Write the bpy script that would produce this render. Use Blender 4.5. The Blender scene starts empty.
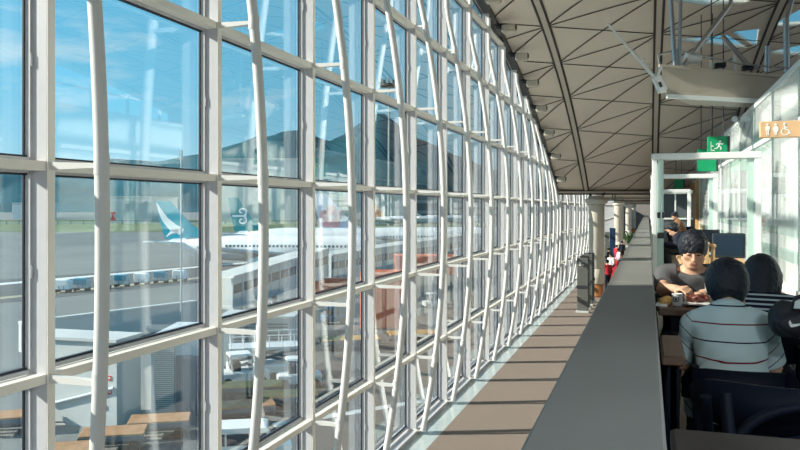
import bpy, math, random
import numpy as np
from mathutils import Vector, Matrix
random.seed(7)
rng = np.random.default_rng(5)
S = bpy.context.scene
COL = S.collection
F = 760.0; TH = math.atan(248/760); CT, ST = math.cos(TH), math.sin(TH)
EYE = 4.3            # camera height above the concourse floor
MEZ = 3.01           # cafe floor level
APRON = -9.0         # airfield apron level

def at(px, py, D):                      # plan: a sight line at depth D gives a point in the place
    xr = (px-400)/F*D
    return Vector((xr*CT-D*ST, xr*ST+D*CT, EYE-(py-208)/F*D))
def on(px, py, zg):                     # where a sight line meets level zg
    return at(px, py, (EYE-zg)*F/(py-208))
def depth(X, Y): return Y*CT-X*ST

# ------------------------------------------------------------------ materials
MATS = {}
def mat(name, col, rough=.6, metal=0., spec=.5, noise=0., nscale=8., bump=0., bscale=60., emit=None, coat=0.):
    if name in MATS: return MATS[name]
    m = bpy.data.materials.new(name); m.use_nodes = True
    nt = m.node_tree; b = nt.nodes['Principled BSDF']
    b.inputs['Roughness'].default_value = rough; b.inputs['Metallic'].default_value = metal
    b.inputs['Specular IOR Level'].default_value = spec
    b.inputs['Coat Weight'].default_value = coat
    b.inputs['Base Color'].default_value = (*col, 1)
    tc = nt.nodes.new('ShaderNodeTexCoord')
    if noise:
        n = nt.nodes.new('ShaderNodeTexNoise'); n.inputs['Scale'].default_value = nscale; n.inputs['Detail'].default_value = 5
        nt.links.new(tc.outputs['Object'], n.inputs['Vector'])
        r = nt.nodes.new('ShaderNodeValToRGB')
        r.color_ramp.elements[0].position = .3; r.color_ramp.elements[1].position = .7
        r.color_ramp.elements[0].color = (*[max(0, c*(1-noise)) for c in col], 1)
        r.color_ramp.elements[1].color = (*[min(1, c*(1+noise)) for c in col], 1)
        nt.links.new(n.outputs['Fac'], r.inputs['Fac']); nt.links.new(r.outputs['Color'], b.inputs['Base Color'])
    if bump:
        n = nt.nodes.new('ShaderNodeTexNoise'); n.inputs['Scale'].default_value = bscale; n.inputs['Detail'].default_value = 4
        nt.links.new(tc.outputs['Object'], n.inputs['Vector'])
        bm_ = nt.nodes.new('ShaderNodeBump'); bm_.inputs['Strength'].default_value = bump; bm_.inputs['Distance'].default_value = .01
        nt.links.new(n.outputs['Fac'], bm_.inputs['Height']); nt.links.new(bm_.outputs['Normal'], b.inputs['Normal'])
    if emit:
        b.inputs['Emission Color'].default_value = (*emit[:3], 1); b.inputs['Emission Strength'].default_value = emit[3]
    MATS[name] = m; return m

def glass_mat(name, tint, refl=1.0, ior=1.5, rough=0.0, haze=0.0):
    m = bpy.data.materials.new(name); m.use_nodes = True; nt = m.node_tree; nt.nodes.clear()
    out = nt.nodes.new('ShaderNodeOutputMaterial'); mix = nt.nodes.new('ShaderNodeMixShader')
    tr = nt.nodes.new('ShaderNodeBsdfTransparent'); gl = nt.nodes.new('ShaderNodeBsdfGlossy')
    lw = nt.nodes.new('ShaderNodeLayerWeight'); lw.inputs['Blend'].default_value = .5   # Schlick reflectance of a thin pane
    pw = nt.nodes.new('ShaderNodeMath'); pw.operation = 'POWER'; pw.inputs[1].default_value = 3.7
    f0 = ((ior-1)/(ior+1))**2
    fr = nt.nodes.new('ShaderNodeMath'); fr.operation = 'MULTIPLY_ADD'; fr.inputs[1].default_value = 1-f0; fr.inputs[2].default_value = f0
    nt.links.new(lw.outputs['Facing'], pw.inputs[0]); nt.links.new(pw.outputs[0], fr.inputs[0])
    mu = nt.nodes.new('ShaderNodeMath'); mu.operation = 'MULTIPLY'; mu.inputs[1].default_value = refl; mu.use_clamp = True
    tr.inputs['Color'].default_value = (*tint, 1); gl.inputs['Roughness'].default_value = rough
    gl.inputs['Color'].default_value = (1, 1, 1, 1)
    nt.links.new(fr.outputs[0], mu.inputs[0]); nt.links.new(mu.outputs[0], mix.inputs[0])
    a = tr.outputs[0]
    if haze:
        df = nt.nodes.new('ShaderNodeBsdfDiffuse'); df.inputs['Color'].default_value = (.90, .93, .93, 1)
        m2 = nt.nodes.new('ShaderNodeMixShader'); m2.inputs[0].default_value = haze
        nt.links.new(a, m2.inputs[1]); nt.links.new(df.outputs[0], m2.inputs[2]); a = m2.outputs[0]
    nt.links.new(a, mix.inputs[1]); nt.links.new(gl.outputs[0], mix.inputs[2])
    nt.links.new(mix.outputs[0], out.inputs['Surface'])
    MATS[name] = m; return m

def attr_stripe_mat(name, base, period, specs, rough=.85):
    """cloth with thin stripes that follow the float attribute 'stripe'; specs = [(start, end, colour)] in fractions of the period"""
    m = bpy.data.materials.new(name); m.use_nodes = True; nt = m.node_tree; b = nt.nodes['Principled BSDF']
    b.inputs['Roughness'].default_value = rough; b.inputs['Specular IOR Level'].default_value = .2
    at_ = nt.nodes.new('ShaderNodeAttribute'); at_.attribute_name = 'stripe'
    d = nt.nodes.new('ShaderNodeMath'); d.operation = 'DIVIDE'; d.inputs[1].default_value = period
    fr = nt.nodes.new('ShaderNodeMath'); fr.operation = 'FRACT'
    nt.links.new(at_.outputs['Fac'], d.inputs[0]); nt.links.new(d.outputs[0], fr.inputs[0])
    r = nt.nodes.new('ShaderNodeValToRGB'); r.color_ramp.interpolation = 'CONSTANT'
    els = r.color_ramp.elements; els[0].position = 0; els[0].color = (*base, 1)
    els.remove(els[1])
    for a, e, c in specs:
        x = els.new(a); x.color = (*c, 1)
        y = els.new(e); y.color = (*base, 1)
    nt.links.new(fr.outputs[0], r.inputs['Fac']); nt.links.new(r.outputs['Color'], b.inputs['Base Color'])
    MATS[name] = m; return m

# ------------------------------------------------------------------ mesh building
class MB:
    def __init__(s): s.v = []; s.f = []; s.m = []; s.sm = []
    def add(s, vs, fs, mi=0, smooth=False):
        b = len(s.v); s.v += [tuple(v) for v in vs]
        for f in fs: s.f.append(tuple(b+i for i in f)); s.m.append(mi); s.sm.append(smooth)
        return s
    def box(s, lo, hi, mi=0):
        x0, y0, z0 = lo; x1, y1, z1 = hi
        return s.add([(x0,y0,z0),(x1,y0,z0),(x1,y1,z0),(x0,y1,z0),(x0,y0,z1),(x1,y0,z1),(x1,y1,z1),(x0,y1,z1)],
                     [(3,2,1,0),(4,5,6,7),(0,1,5,4),(1,2,6,5),(2,3,7,6),(3,0,4,7)], mi)
    def bbox(s, lo, hi, r=.01, mi=0):            # box with bevelled vertical and horizontal edges
        x0, y0, z0 = lo; x1, y1, z1 = hi
        r = min(r, .49*min(x1-x0, y1-y0, z1-z0))
        ring = lambda i, z: [(x0+i,y0+r,z),(x0+r,y0+i,z),(x1-r,y0+i,z),(x1-i,y0+r,z),(x1-i,y1-r,z),(x1-r,y1-i,z),(x0+r,y1-i,z),(x0+i,y1-r,z)]
        def inner(z): return [(x0+r,y0+r,z),(x0+r,y0+r,z),(x1-r,y0+r,z),(x1-r,y0+r,z),(x1-r,y1-r,z),(x1-r,y1-r,z),(x0+r,y1-r,z),(x0+r,y1-r,z)]
        rings = [[(p[0],p[1],z0) for p in [(x0+r*1.5,y0+r*2),(x0+r*2,y0+r*1.5),(x1-r*2,y0+r*1.5),(x1-r*1.5,y0+r*2),(x1-r*1.5,y1-r*2),(x1-r*2,y1-r*1.5),(x0+r*2,y1-r*1.5),(x0+r*1.5,y1-r*2)]] if min(x1-x0,y1-y0) > 5*r else inner(z0),
                 ring(0, z0+r), ring(0, z1-r)]
        rings.append([(p[0],p[1],z1) for p in rings[0]])
        vs = [p for rg in rings for p in rg]; fs = []
        for k in range(3):
            for i in range(8): fs.append((k*8+i, k*8+(i+1)%8, k*8+8+(i+1)%8, k*8+8+i))
        fs.append(tuple(range(7,-1,-1))); fs.append(tuple(range(24,32)))
        return s.add(vs, fs, mi)
    def hexa(s, vs, mi=0): return s.add(vs, [(3,2,1,0),(4,5,6,7),(0,1,5,4),(1,2,6,5),(2,3,7,6),(3,0,4,7)], mi)
    def beam(s, p0, p1, w, h, mi=0, w1=None, h1=None, up=(0,0,1)):
        p0, p1 = Vector(p0), Vector(p1); d = (p1-p0).normalized(); u = Vector(up)
        x = d.cross(u)
        if x.length < 1e-4: x = d.cross(Vector((1,0,0)))
        x.normalize(); y = x.cross(d).normalized(); w1 = w if w1 is None else w1; h1 = h if h1 is None else h1
        q = lambda p, a, b: [p-x*a/2-y*b/2, p+x*a/2-y*b/2, p+x*a/2+y*b/2, p-x*a/2+y*b/2]
        A, B = q(p0,w,h), q(p1,w1,h1)
        return s.add(A+B, [(0,1,2,3),(7,6,5,4),(4,5,1,0),(5,6,2,1),(6,7,3,2),(7,4,0,3)], mi)
    def tube(s, path, r, n=12, mi=0, cap=True, smooth=True):
        P = [Vector(p) for p in path]; R = r if hasattr(r, '__len__') else [r]*len(P)
        vs = []; ref = None
        for i, p in enumerate(P):
            d = (P[min(i+1,len(P)-1)]-P[max(i-1,0)]).normalized()
            if ref is None:
                ref = d.cross(Vector((0,0,1)))
                if ref.length < .05: ref = d.cross(Vector((0,1,0)))
            x = (ref-d*ref.dot(d)).normalized(); ref = x; y = d.cross(x)
            vs += [p+(x*math.cos(2*math.pi*k/n)+y*math.sin(2*math.pi*k/n))*R[i] for k in range(n)]
        fs = [(i*n+k, i*n+(k+1)%n, i*n+n+(k+1)%n, i*n+n+k) for i in range(len(P)-1) for k in range(n)]
        s.add(vs, fs, mi, smooth)
        if cap:
            s.add([vs[k] for k in range(n)], [tuple(range(n-1,-1,-1))], mi); s.add(vs[-n:], [tuple(range(n))], mi)
        return s
    def lathe(s, c, prof, n=24, mi=0, smooth=True, axis='z', sx=1, sy=1):
        c = Vector(c); vs = []
        for r, h in prof:
            for k in range(n):
                a = 2*math.pi*k/n; p = (r*math.cos(a)*sx, r*math.sin(a)*sy, h)
                if axis == 'y': p = (p[0], p[2], p[1])
                if axis == 'x': p = (p[2], p[0], p[1])
                vs.append(c+Vector(p))
        fs = [(i*n+k, i*n+(k+1)%n, i*n+n+(k+1)%n, i*n+n+k) for i in range(len(prof)-1) for k in range(n)]
        fs += [tuple(range(n-1,-1,-1)), tuple(range((len(prof)-1)*n, len(prof)*n))]
        return s.add(vs, fs, mi, smooth)
    def prism(s, pts, ext, mi=0):                 # polygon of 3D points pushed by a vector
        e = Vector(ext); P = [Vector(p) for p in pts]; n = len(P)
        return s.add(P+[p+e for p in P], [tuple(range(n-1,-1,-1)), tuple(range(n,2*n))]+[(i,(i+1)%n,n+(i+1)%n,n+i) for i in range(n)], mi)
    def ball(s, c, r, n=14, mi=0):
        r = r if hasattr(r,'__len__') else (r,r,r); c = Vector(c); vs = []; m = n//2
        for i in range(m+1):
            a = math.pi*i/m
            for k in range(n):
                b = 2*math.pi*k/n; vs.append(c+Vector((r[0]*math.sin(a)*math.cos(b), r[1]*math.sin(a)*math.sin(b), r[2]*math.cos(a))))
        return s.add(vs, [(i*n+k, i*n+n+k, i*n+n+(k+1)%n, i*n+(k+1)%n) for i in range(m) for k in range(n)], mi, True)
    def build(s, name, mats, parent=None, recalc=True):
        me = bpy.data.meshes.new(name)
        W = WM.get(parent.name) if parent else None
        V = s.v if W is None else [tuple(W @ Vector(v)) for v in s.v]
        me.from_pydata(V, [], s.f)
        for m in (mats if isinstance(mats, (list, tuple)) else [mats]): me.materials.append(m)
        me.polygons.foreach_set('material_index', s.m); me.polygons.foreach_set('use_smooth', s.sm)
        me.validate(); me.update()
        if recalc:
            import bmesh
            bm = bmesh.new(); bm.from_mesh(me); bmesh.ops.recalc_face_normals(bm, faces=bm.faces); bm.to_mesh(me); bm.free()
        o = bpy.data.objects.new(name, me); COL.objects.link(o)
        if parent: o.parent = parent; WM[o.name] = WM[parent.name]
        return o
WM = {}     # name -> matrix taking place coordinates to the thing's own
def tag(o, label=None, cat=None, group=None, kind=None):
    if label: o['label'] = label
    if cat: o['category'] = cat
    if group: o['group'] = group
    if kind: o['kind'] = kind
    return o
def thing(name, loc, label=None, cat=None, group=None, kind=None, rz=0., own=False):
    """an Empty at the thing's base; parts are given in place coordinates, or in the thing's own when own"""
    o = bpy.data.objects.new(name, None); COL.objects.link(o); o.empty_display_size = .1
    o.location = loc; o.rotation_euler = (0,0,rz)
    WM[o.name] = Matrix.Identity(4) if own else (Matrix.Translation(loc) @ Matrix.Rotation(rz,4,'Z')).inverted()
    return tag(o, label, cat, group, kind)
def copy_tree(o, parent=None):
    c = o.copy(); COL.objects.link(c)
    if parent: c.parent = parent
    for ch in list(o.children): copy_tree(ch, c)
    return c
ORD = 'first second third fourth fifth sixth seventh eighth ninth tenth eleventh twelfth thirteenth fourteenth fifteenth sixteenth seventeenth eighteenth nineteenth twentieth'.split()
def nth(i): return ORD[i] if i < 20 else 'twenty-'+ORD[i-20]

# ------------------------------------------------------------------ smooth bodies: distance fields + surface nets
def surface_nets(Fd, o, h):
    """quads on the zero surface of the field Fd (negative inside)"""
    ins = Fd < 0
    nx, ny, nz = Fd.shape
    c = [ins[a:nx-1+a, b:ny-1+b, d:nz-1+d] for a in (0,1) for b in (0,1) for d in (0,1)]
    cnt = sum(x.astype(np.int8) for x in c)
    act = (cnt > 0) & (cnt < 8)
    idx = -np.ones(act.shape, np.int32); I = np.argwhere(act); idx[act] = np.arange(len(I))
    acc = np.zeros((len(I), 3)); n = np.zeros(len(I))
    corners = [(a,b,d) for a in (0,1) for b in (0,1) for d in (0,1)]
    for i, A in enumerate(corners):
        for B in corners[i+1:]:
            if sum(abs(p-q) for p, q in zip(A,B)) != 1: continue
            fa = Fd[I[:,0]+A[0], I[:,1]+A[1], I[:,2]+A[2]]; fb = Fd[I[:,0]+B[0], I[:,1]+B[1], I[:,2]+B[2]]
            ok = (fa < 0) != (fb < 0); t = np.where(ok, fa/np.where(ok, fa-fb, 1), 0)
            for k in range(3): acc[:,k] += np.where(ok, A[k]+t*(B[k]-A[k]), 0)
            n += ok
    V = (I+acc/n[:,None])*h+np.array(o)
    Q = []
    for ax in range(3):
        sl0 = [slice(None)]*3; sl1 = [slice(None)]*3
        sl0[ax] = slice(0,-1); sl1[ax] = slice(1,None)
        a, b = ins[tuple(sl0)], ins[tuple(sl1)]
        E = np.argwhere(a != b); flip = a[a != b]
        u, w = (ax+1)%3, (ax+2)%3
        ok = (E[:,u] > 0) & (E[:,w] > 0) & (E[:,u] < Fd.shape[u]-1) & (E[:,w] < Fd.shape[w]-1)
        E, flip = E[ok], flip[ok]
        q = []
        for du, dw in ((1,1),(0,1),(0,0),(1,0)):
            e = E.copy(); e[:,u] -= du; e[:,w] -= dw; q.append(idx[e[:,0], e[:,1], e[:,2]])
        q = np.stack(q, 1); q[~flip] = q[~flip][:, ::-1]; Q.append(q)
    Q = np.concatenate(Q)
    return V, Q[(Q >= 0).all(1)]

class Field:
    def __init__(s, lo, hi, h):
        s.lo = np.array(lo, float); s.h = h
        s.n = np.ceil((np.array(hi)-s.lo)/h).astype(int)+1
        s.F = np.full(s.n, .2, np.float32)
    def sub(s, lo, hi):
        a = np.clip(np.floor((np.array(lo)-s.lo)/s.h).astype(int), 0, s.n); b = np.clip(np.ceil((np.array(hi)-s.lo)/s.h).astype(int)+1, 0, s.n)
        sl = tuple(slice(i,j) for i,j in zip(a,b))
        g = [s.lo[k]+s.h*np.arange(a[k], b[k], dtype=np.float32) for k in range(3)]
        return sl, np.meshgrid(*g, indexing='ij')
    def merge(s, sl, d, k, op):
        A = s.F[sl]; d = d.astype(np.float32)
        if A.size == 0: return
        if op == 'cut': d = -d
        if op == '+':
            h = np.clip(.5+.5*(d-A)/max(k,1e-5), 0, 1) if k else (d > A)*1.
            s.F[sl] = d*(1-h)+A*h-(k*h*(1-h) if k else 0)
        else:
            h = np.clip(.5-.5*(d-A)/max(k,1e-5), 0, 1) if k else (d < A)*1.
            s.F[sl] = d*(1-h)+A*h+(k*h*(1-h) if k else 0)
    def cone(s, a, b, ra, rb, k=.02, op='+', flat=None):
        a, b = np.array(a, float), np.array(b, float); m = max(ra, rb)*(1 if flat is None else max(1, *flat))+k+3*s.h
        sl, (X,Y,Z) = s.sub(np.minimum(a,b)-m, np.maximum(a,b)+m)
        ab = b-a; L = max(ab@ab, 1e-9)
        t = np.clip(((X-a[0])*ab[0]+(Y-a[1])*ab[1]+(Z-a[2])*ab[2])/L, 0, 1)
        dx, dy, dz = X-a[0]-t*ab[0], Y-a[1]-t*ab[1], Z-a[2]-t*ab[2]
        if flat: dx, dy, dz = dx/flat[0], dy/flat[1], dz/flat[2]
        s.merge(sl, np.sqrt(dx*dx+dy*dy+dz*dz)-(ra+t*(rb-ra)), k, op); return s
    def ell(s, c, r, k=.02, op='+', R=None):
        c = np.array(c, float); r = np.array(r, float); m = r.max()+k+3*s.h
        sl, (X,Y,Z) = s.sub(c-m, c+m)
        p = np.stack([X-c[0],Y-c[1],Z-c[2]], -1)
        if R is not None: p = p @ np.array(R)
        k0 = np.sqrt(((p/r)**2).sum(-1)); k1 = np.sqrt(((p/(r*r))**2).sum(-1))+1e-6
        s.merge(sl, k0*(k0-1)/k1, k, op); return s
    def half(s, p, nrm, k=.0, lo=None, hi=None):   # keep the side where (x-p).n < 0
        nrm = np.array(nrm, float); nrm /= np.linalg.norm(nrm)
        sl, (X,Y,Z) = s.sub(s.lo if lo is None else lo, s.lo+s.h*s.n if hi is None else hi)
        s.merge(sl, (X-p[0])*nrm[0]+(Y-p[1])*nrm[1]+(Z-p[2])*nrm[2], k, 'and'); return s
    def wrinkle(s, amp, fr, seed=0):
        sl, (X,Y,Z) = s.sub(s.lo, s.lo+s.h*s.n)
        a = seed*1.7
        s.F += (amp*(np.sin(fr*(X*1.1+Z*.7)+a+1.3*np.sin(fr*.6*Y))*np.sin(fr*(Z*.8-Y*.5+X*.3)+2*a)+.5*np.sin(2.1*fr*(Y+.4*Z-.5*X)+a))).astype(np.float32); return s
    def mesh(s, name, mats, parent, midx=None, stripe=None, smooth_it=1):
        s.F[0]=s.F[-1]=.2; s.F[:,0]=s.F[:,-1]=.2; s.F[:,:,0]=s.F[:,:,-1]=.2
        V, Q = surface_nets(s.F, s.lo, s.h)
        me = bpy.data.meshes.new(name)
        me.vertices.add(len(V)); me.vertices.foreach_set('co', V.astype(np.float32).ravel())
        me.loops.add(len(Q)*4); me.loops.foreach_set('vertex_index', Q.astype(np.int32).ravel())
        me.polygons.add(len(Q)); me.polygons.foreach_set('loop_start', np.arange(0,len(Q)*4,4,dtype=np.int32))
        for m in (mats if isinstance(mats,(list,tuple)) else [mats]): me.materials.append(m)
        if midx is not None:
            me.polygons.foreach_set('material_index', midx(V[Q].mean(1)).astype(np.int32))
        me.polygons.foreach_set('use_smooth', np.ones(len(Q), bool))
        me.update(calc_edges=True); me.validate()
        if stripe is not None:
            at_ = me.attributes.new('stripe','FLOAT','POINT'); at_.data.foreach_set('value', stripe(V).astype(np.float32))
        o = bpy.data.objects.new(name, me); COL.objects.link(o)
        if parent: o.parent = parent; WM[o.name] = WM[parent.name]
        return o
# ------------------------------------------------------------------ base materials
mat('white_paint', (.57,.57,.60), .45, noise=.03)
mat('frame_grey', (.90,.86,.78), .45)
mat('tube_white', (.68,.68,.67), .4)
mat('gasket', (.02,.025,.04), .6)
mat('dark_metal', (.035,.036,.042), .5)
mat('roof_panel', (.74,.655,.555), .5, metal=.0, noise=.05, nscale=.35)
mat('roof_seam', (.05,.045,.045), .8)
mat('roof_rib', (.56,.50,.42), .5)
mat('carpet', (.255,.208,.178), .95, spec=.1, noise=.22, nscale=55, bump=.5, bscale=300)
mat('stone_strip', (.46,.53,.53), .18, noise=.06, nscale=6)
mat('ledge_paint', (.20,.20,.19), .62, noise=.07, nscale=2.5)
mat('cafe_floor', (.12,.075,.055), .4, noise=.2, nscale=4)
mat('wall_white', (.86,.87,.87), .6)
mat('column_cream', (.62,.58,.50), .5, noise=.04, nscale=2)
mat('copper', (.55,.24,.10), .35, metal=.6)
mat('steel', (.45,.46,.47), .3, metal=.9)
mat('plaster', (.5,.5,.49), .8)
mat('divider_wall', (.22,.22,.22), .8)
mat('brown_wood', (.30,.115,.045), .5, noise=.2, nscale=6)
mat('tan_wood', (.62,.38,.18), .5, noise=.12, nscale=9)
mat('sign_green', (.0,.30,.12), .4)
mat('white_mark', (.85,.86,.85), .5)
mat('screen_dark', (.012,.03,.055), .25)
glass_mat('facade_glass', (.945,.975,.98), 1.3, 1.5)
glass_mat('cafe_glass', (.965,.985,.98), .45, 1.45, haze=.22)
glass_mat('frosted', (.80,.88,.86), .4, 1.4, haze=.15)
glass_mat('skylight_glass', (.62,.72,.74), .6, 1.45, haze=.25)

# ------------------------------------------------------------------ roof: barrel vaults on a skewed axis
BREAKS = [-6.0, 37.0, 67.0, 100.0, 136.0, 172.0]
def roof_z(X, Y):
    D = depth(X, Y)
    for a, b in zip(BREAKS, BREAKS[1:]):
        if D < b or b == BREAKS[-1]:
            c, hw = (a+b)/2, (b-a)/2
            return EYE+.80+5.07*(1-min(1, ((D-c)/hw)**2))
XG, WALLX = -4.40, -4.25
RIBX = [-2.85+3.15*j for j in range(0, 6)]                 # -2.85 .28 3.43 6.58 9.73 12.88
edges_x = [XG-.1]+RIBX
ceil = thing('ceiling', (4, 15, 10), kind='structure')
def roof_hit(px, py, k=5.07/21.5**2, D0=15.5, z0=5.87):    # where a sight line meets the nearest vault: X and depth
    t_ = (208-py)/F; b_ = t_-2*k*D0; D = (-b_+math.sqrt(b_*b_-4*k*(k*D0*D0-z0)))/(2*k)
    return (at(px, py, D).x, D)
SKY = [[roof_hit(*q) for q in P] for P in (((674,1),(730,8),(744,3),(790,1),(788,-6),(676,-7)),((731,32),(759,29),(756,48)),((770,27),(806,6),(806,25)),((765,53),(806,44),(806,56)),((674,40),(727,35),(750,49)))]
def inpoly(p, P):
    s = 0
    for i in range(len(P)):
        a, b = P[i], P[(i+1)%len(P)]
        c = (b[0]-a[0])*(p[1]-a[1])-(b[1]-a[1])*(p[0]-a[0])
        if s == 0: s = 1 if c > 0 else -1
        elif (c > 0) != (s > 0): return False
    return True
def plan(X, D): return (X, (D+X*ST)/CT)
pan = MB(); sg = MB()
xs = list(np.arange(XG-.1, 14.01, .35))
for a, b in zip(BREAKS, BREAKS[1:4]+[BREAKS[-1]]):
    n = 86 if a < 60 else 40
    ds = np.linspace(a, b, n+1)
    for i in range(len(xs)-1):
        for j in range(n):
            cx, cd = (xs[i]+xs[i+1])/2, (ds[j]+ds[j+1])/2
            q = []
            for X, D in ((xs[i],ds[j]),(xs[i+1],ds[j]),(xs[i+1],ds[j+1]),(xs[i],ds[j+1])):
                x, y = plan(X, D); q.append((x, y, roof_z(x, y-1e-6)))
            pan.add(q, [(3,2,1,0)], smooth=True)
    if b == BREAKS[-1]: break
import bmesh
def weld(o):
    bm = bmesh.new(); bm.from_mesh(o.data); bmesh.ops.remove_doubles(bm, verts=bm.verts, dist=.002); bm.to_mesh(o.data); bm.free()
o = pan.build('roof_panels', MATS['roof_panel'], ceil, recalc=False); weld(o)
def cut_skylights(o):
    bm = bmesh.new(); bm.from_mesh(o.data)
    Wm = WM['ceiling']; inv = Wm.inverted()
    for P in SKY:
        for i in range(len(P)):
            a_, b_ = Vector((*plan(*P[i]),0)), Vector((*plan(*P[(i+1)%len(P)]),0)); d_ = (b_-a_).normalized(); n_ = Vector((-d_.y,d_.x,0))
            fs = [f for f in bm.faces if (inv @ f.calc_center_median()-(a_+b_)/2).length < 12]
            es = set(e for f in fs for e in f.edges); vs = set(v for f in fs for v in f.verts)
            bmesh.ops.bisect_plane(bm, geom=list(vs)+list(es)+fs, plane_co=Wm @ a_, plane_no=n_, dist=.0005)
    kill, glass = [], MB()
    for f in bm.faces:
        c = inv @ f.calc_center_median(); q = (c.x, depth(c.x, c.y))
        if q[1] < 30 and q[1] > 10 and any(inpoly(q, P) for P in SKY):
            kill.append(f); glass.add([inv @ v.co for v in f.verts], [tuple(range(len(f.verts)))], 0, True)
    bmesh.ops.delete(bm, geom=kill, context='FACES'); bm.to_mesh(o.data); bm.free(); return glass
sg = cut_skylights(o)
md = o.modifiers.new('thick', 'SOLIDIFY'); md.thickness = .12; md.offset = -1
o = sg.build('skylight_glass', MATS['skylight_glass'], ceil, recalc=False)
def strip(mb, pts, w, mi=0, drop=.012):
    """a thin strip lying under the roof along plan points"""
    P = [Vector((x, y, roof_z(x, y)-drop)) for x, y in pts]
    vs = []
    for i, p in enumerate(P):
        d = P[min(i+1,len(P)-1)]-P[max(i-1,0)]; d.z = 0; d.normalize(); x = Vector((d.y,-d.x,0))*w/2
        vs += [p-x, p+x, p+x+Vector((0,0,-.012)), p-x+Vector((0,0,-.012))]
    fs = []
    for i in range(len(P)-1):
        for k in range(4): fs.append((i*4+k, i*4+(k+1)%4, i*4+4+(k+1)%4, i*4+4+k))
    mb.add(vs, fs, mi)
def clip_line(p, q, n=14):
    out = []
    for k in range(n+1):
        t = k/n; x, y = p[0]+(q[0]-p[0])*t, p[1]+(q[1]-p[1])*t
        if x >= XG-.05 and x <= 13.9: out.append((x, y))
    return out
seams, ribs = MB(), MB()
ROW = lambda i: 22.6+3.07*(i-7)
def node(j, i):                                             # rib j, row i
    X = -2.85+3.15*j; return (X, ROW(i)+1.62*j)
ymax = lambda X: plan(X, BREAKS[1])[1]
for j in range(0, 6):
    X = RIBX[j]; y0, y1 = plan(X, -5.9)[1], plan(X, 36.9)[1]
    ys = np.linspace(y0, y1, 60)
    strip(ribs, [(X-.11, y) for y in ys], .07, 1, .02); strip(ribs, [(X+.11, y) for y in ys], .07, 1, .02)
    strip(ribs, [(X, y) for y in ys], .15, 0, .03)
    y2, y3 = plan(X, 37.1)[1], plan(X, 66.9)[1]; ys = np.linspace(y2, y3, 40)
    strip(ribs, [(X-.11, y) for y in ys], .07, 1, .02); strip(ribs, [(X+.11, y) for y in ys], .07, 1, .02)
for j in range(-1, 5):
    for i in range(-3, 24):
        p = node(j, i)
        for di, w in ((0,.045),(-1,.045),(-2,.04)):
            q = node(j+1, i+di)
            L = clip_line(p, q)
            L = [t for t in L if -5.8 < depth(*t) < 66.5]
            if len(L) > 1: strip(seams, L, w)
seams.build('panel_seams', MATS['roof_seam'], ceil); ribs.build('roof_ribs', [MATS['roof_rib'], MATS['roof_seam']], ceil)
for n, b in enumerate(BREAKS[1:5]):                         # valley gutters between the vaults
    g = MB(); p0, p1 = plan(XG-.1, b), plan(14, b)
    g.beam((p0[0],p0[1],EYE+.76), (p1[0],p1[1],EYE+.76), .5, .10); g.beam((p0[0],p0[1],EYE+.68), (p1[0],p1[1],EYE+.68), .34, .07, 1)
    g.build('valley_gutter', [MATS['roof_rib'], MATS['roof_seam']], ceil)

# ------------------------------------------------------------------ floors and walls
def solid(name, lo, hi, m, kind='structure'):
    o = MB().box(lo, hi).build(name, MATS[m]); o['kind'] = kind; return o
solid('floor', (-3.76,-9,-.3), (14,150,0), 'carpet')
solid('trim_1', (XG-.15,-9,-.3), (-3.76,150,0), 'stone_strip')
solid('trim_2', (XG-.12,-9,0), (-4.17,150,.07), 'white_paint')
# glazed wall at the far right and behind, simple framed panes
def glazed(name, p0, p1, n, z1):
    t = thing(name, p0, kind='structure'); a, b = Vector(p0), Vector(p1); m = MB(); g = MB()
    for i in range(n+1):
        q = a.lerp(b, i/n); m.beam(q, q+Vector((0,0,z1)), .12, .12)
        if i < n:
            q2 = a.lerp(b, (i+1)/n); g.add([q+Vector((0,0,.1)),q2+Vector((0,0,.1)),q2+Vector((0,0,z1)),q+Vector((0,0,z1))],[(0,1,2,3)])
    for z in np.arange(0, z1+.1, 1.57): m.beam(a+Vector((0,0,z)), b+Vector((0,0,z)), .08, .08)
    m.build('frame', MATS['white_paint'], t); g.build('glass_panes', MATS['facade_glass'], t)
glazed('wall_right', (14.1,-9,0), (14.1,150,0), 66, 10.2)
glazed('wall_back', (XG-.1,-9,0), (14.1,-9,0), 8, 10.2)
# unseen slab added outside, behind the viewer, that keeps the sun off the nearest tables
o = MB().box((-9.7,-3.0,-9),(-9.2,.15,11.5)).build('sun_blocker', MATS['wall_white']); o['kind'] = 'structure'
solid('wall_far', (XG-.15,150,0), (14.2,150.3,13), 'divider_wall')
solid('wall_parapet', (-.17,-8,0), (.0,75,EYE-.44), 'ledge_paint')
led = thing('trim_3', (0,0,0), kind='structure')
for y0, y1 in zip([-8,4.3,9.5,14.5,19.5,24.5,34.5,44.5,54.5,64.5],[4.3,9.5,14.5,19.5,24.5,34.5,44.5,54.5,64.5,75]):
    MB().bbox((-.202,y0+.0012,EYE-.44), (.030,y1-.0012,EYE-.40), .004).build('ledge_cap', MATS['ledge_paint'], led)
solid('floor_cafe', (0,-8,MEZ-.25), (14,75,MEZ), 'cafe_floor')

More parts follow.
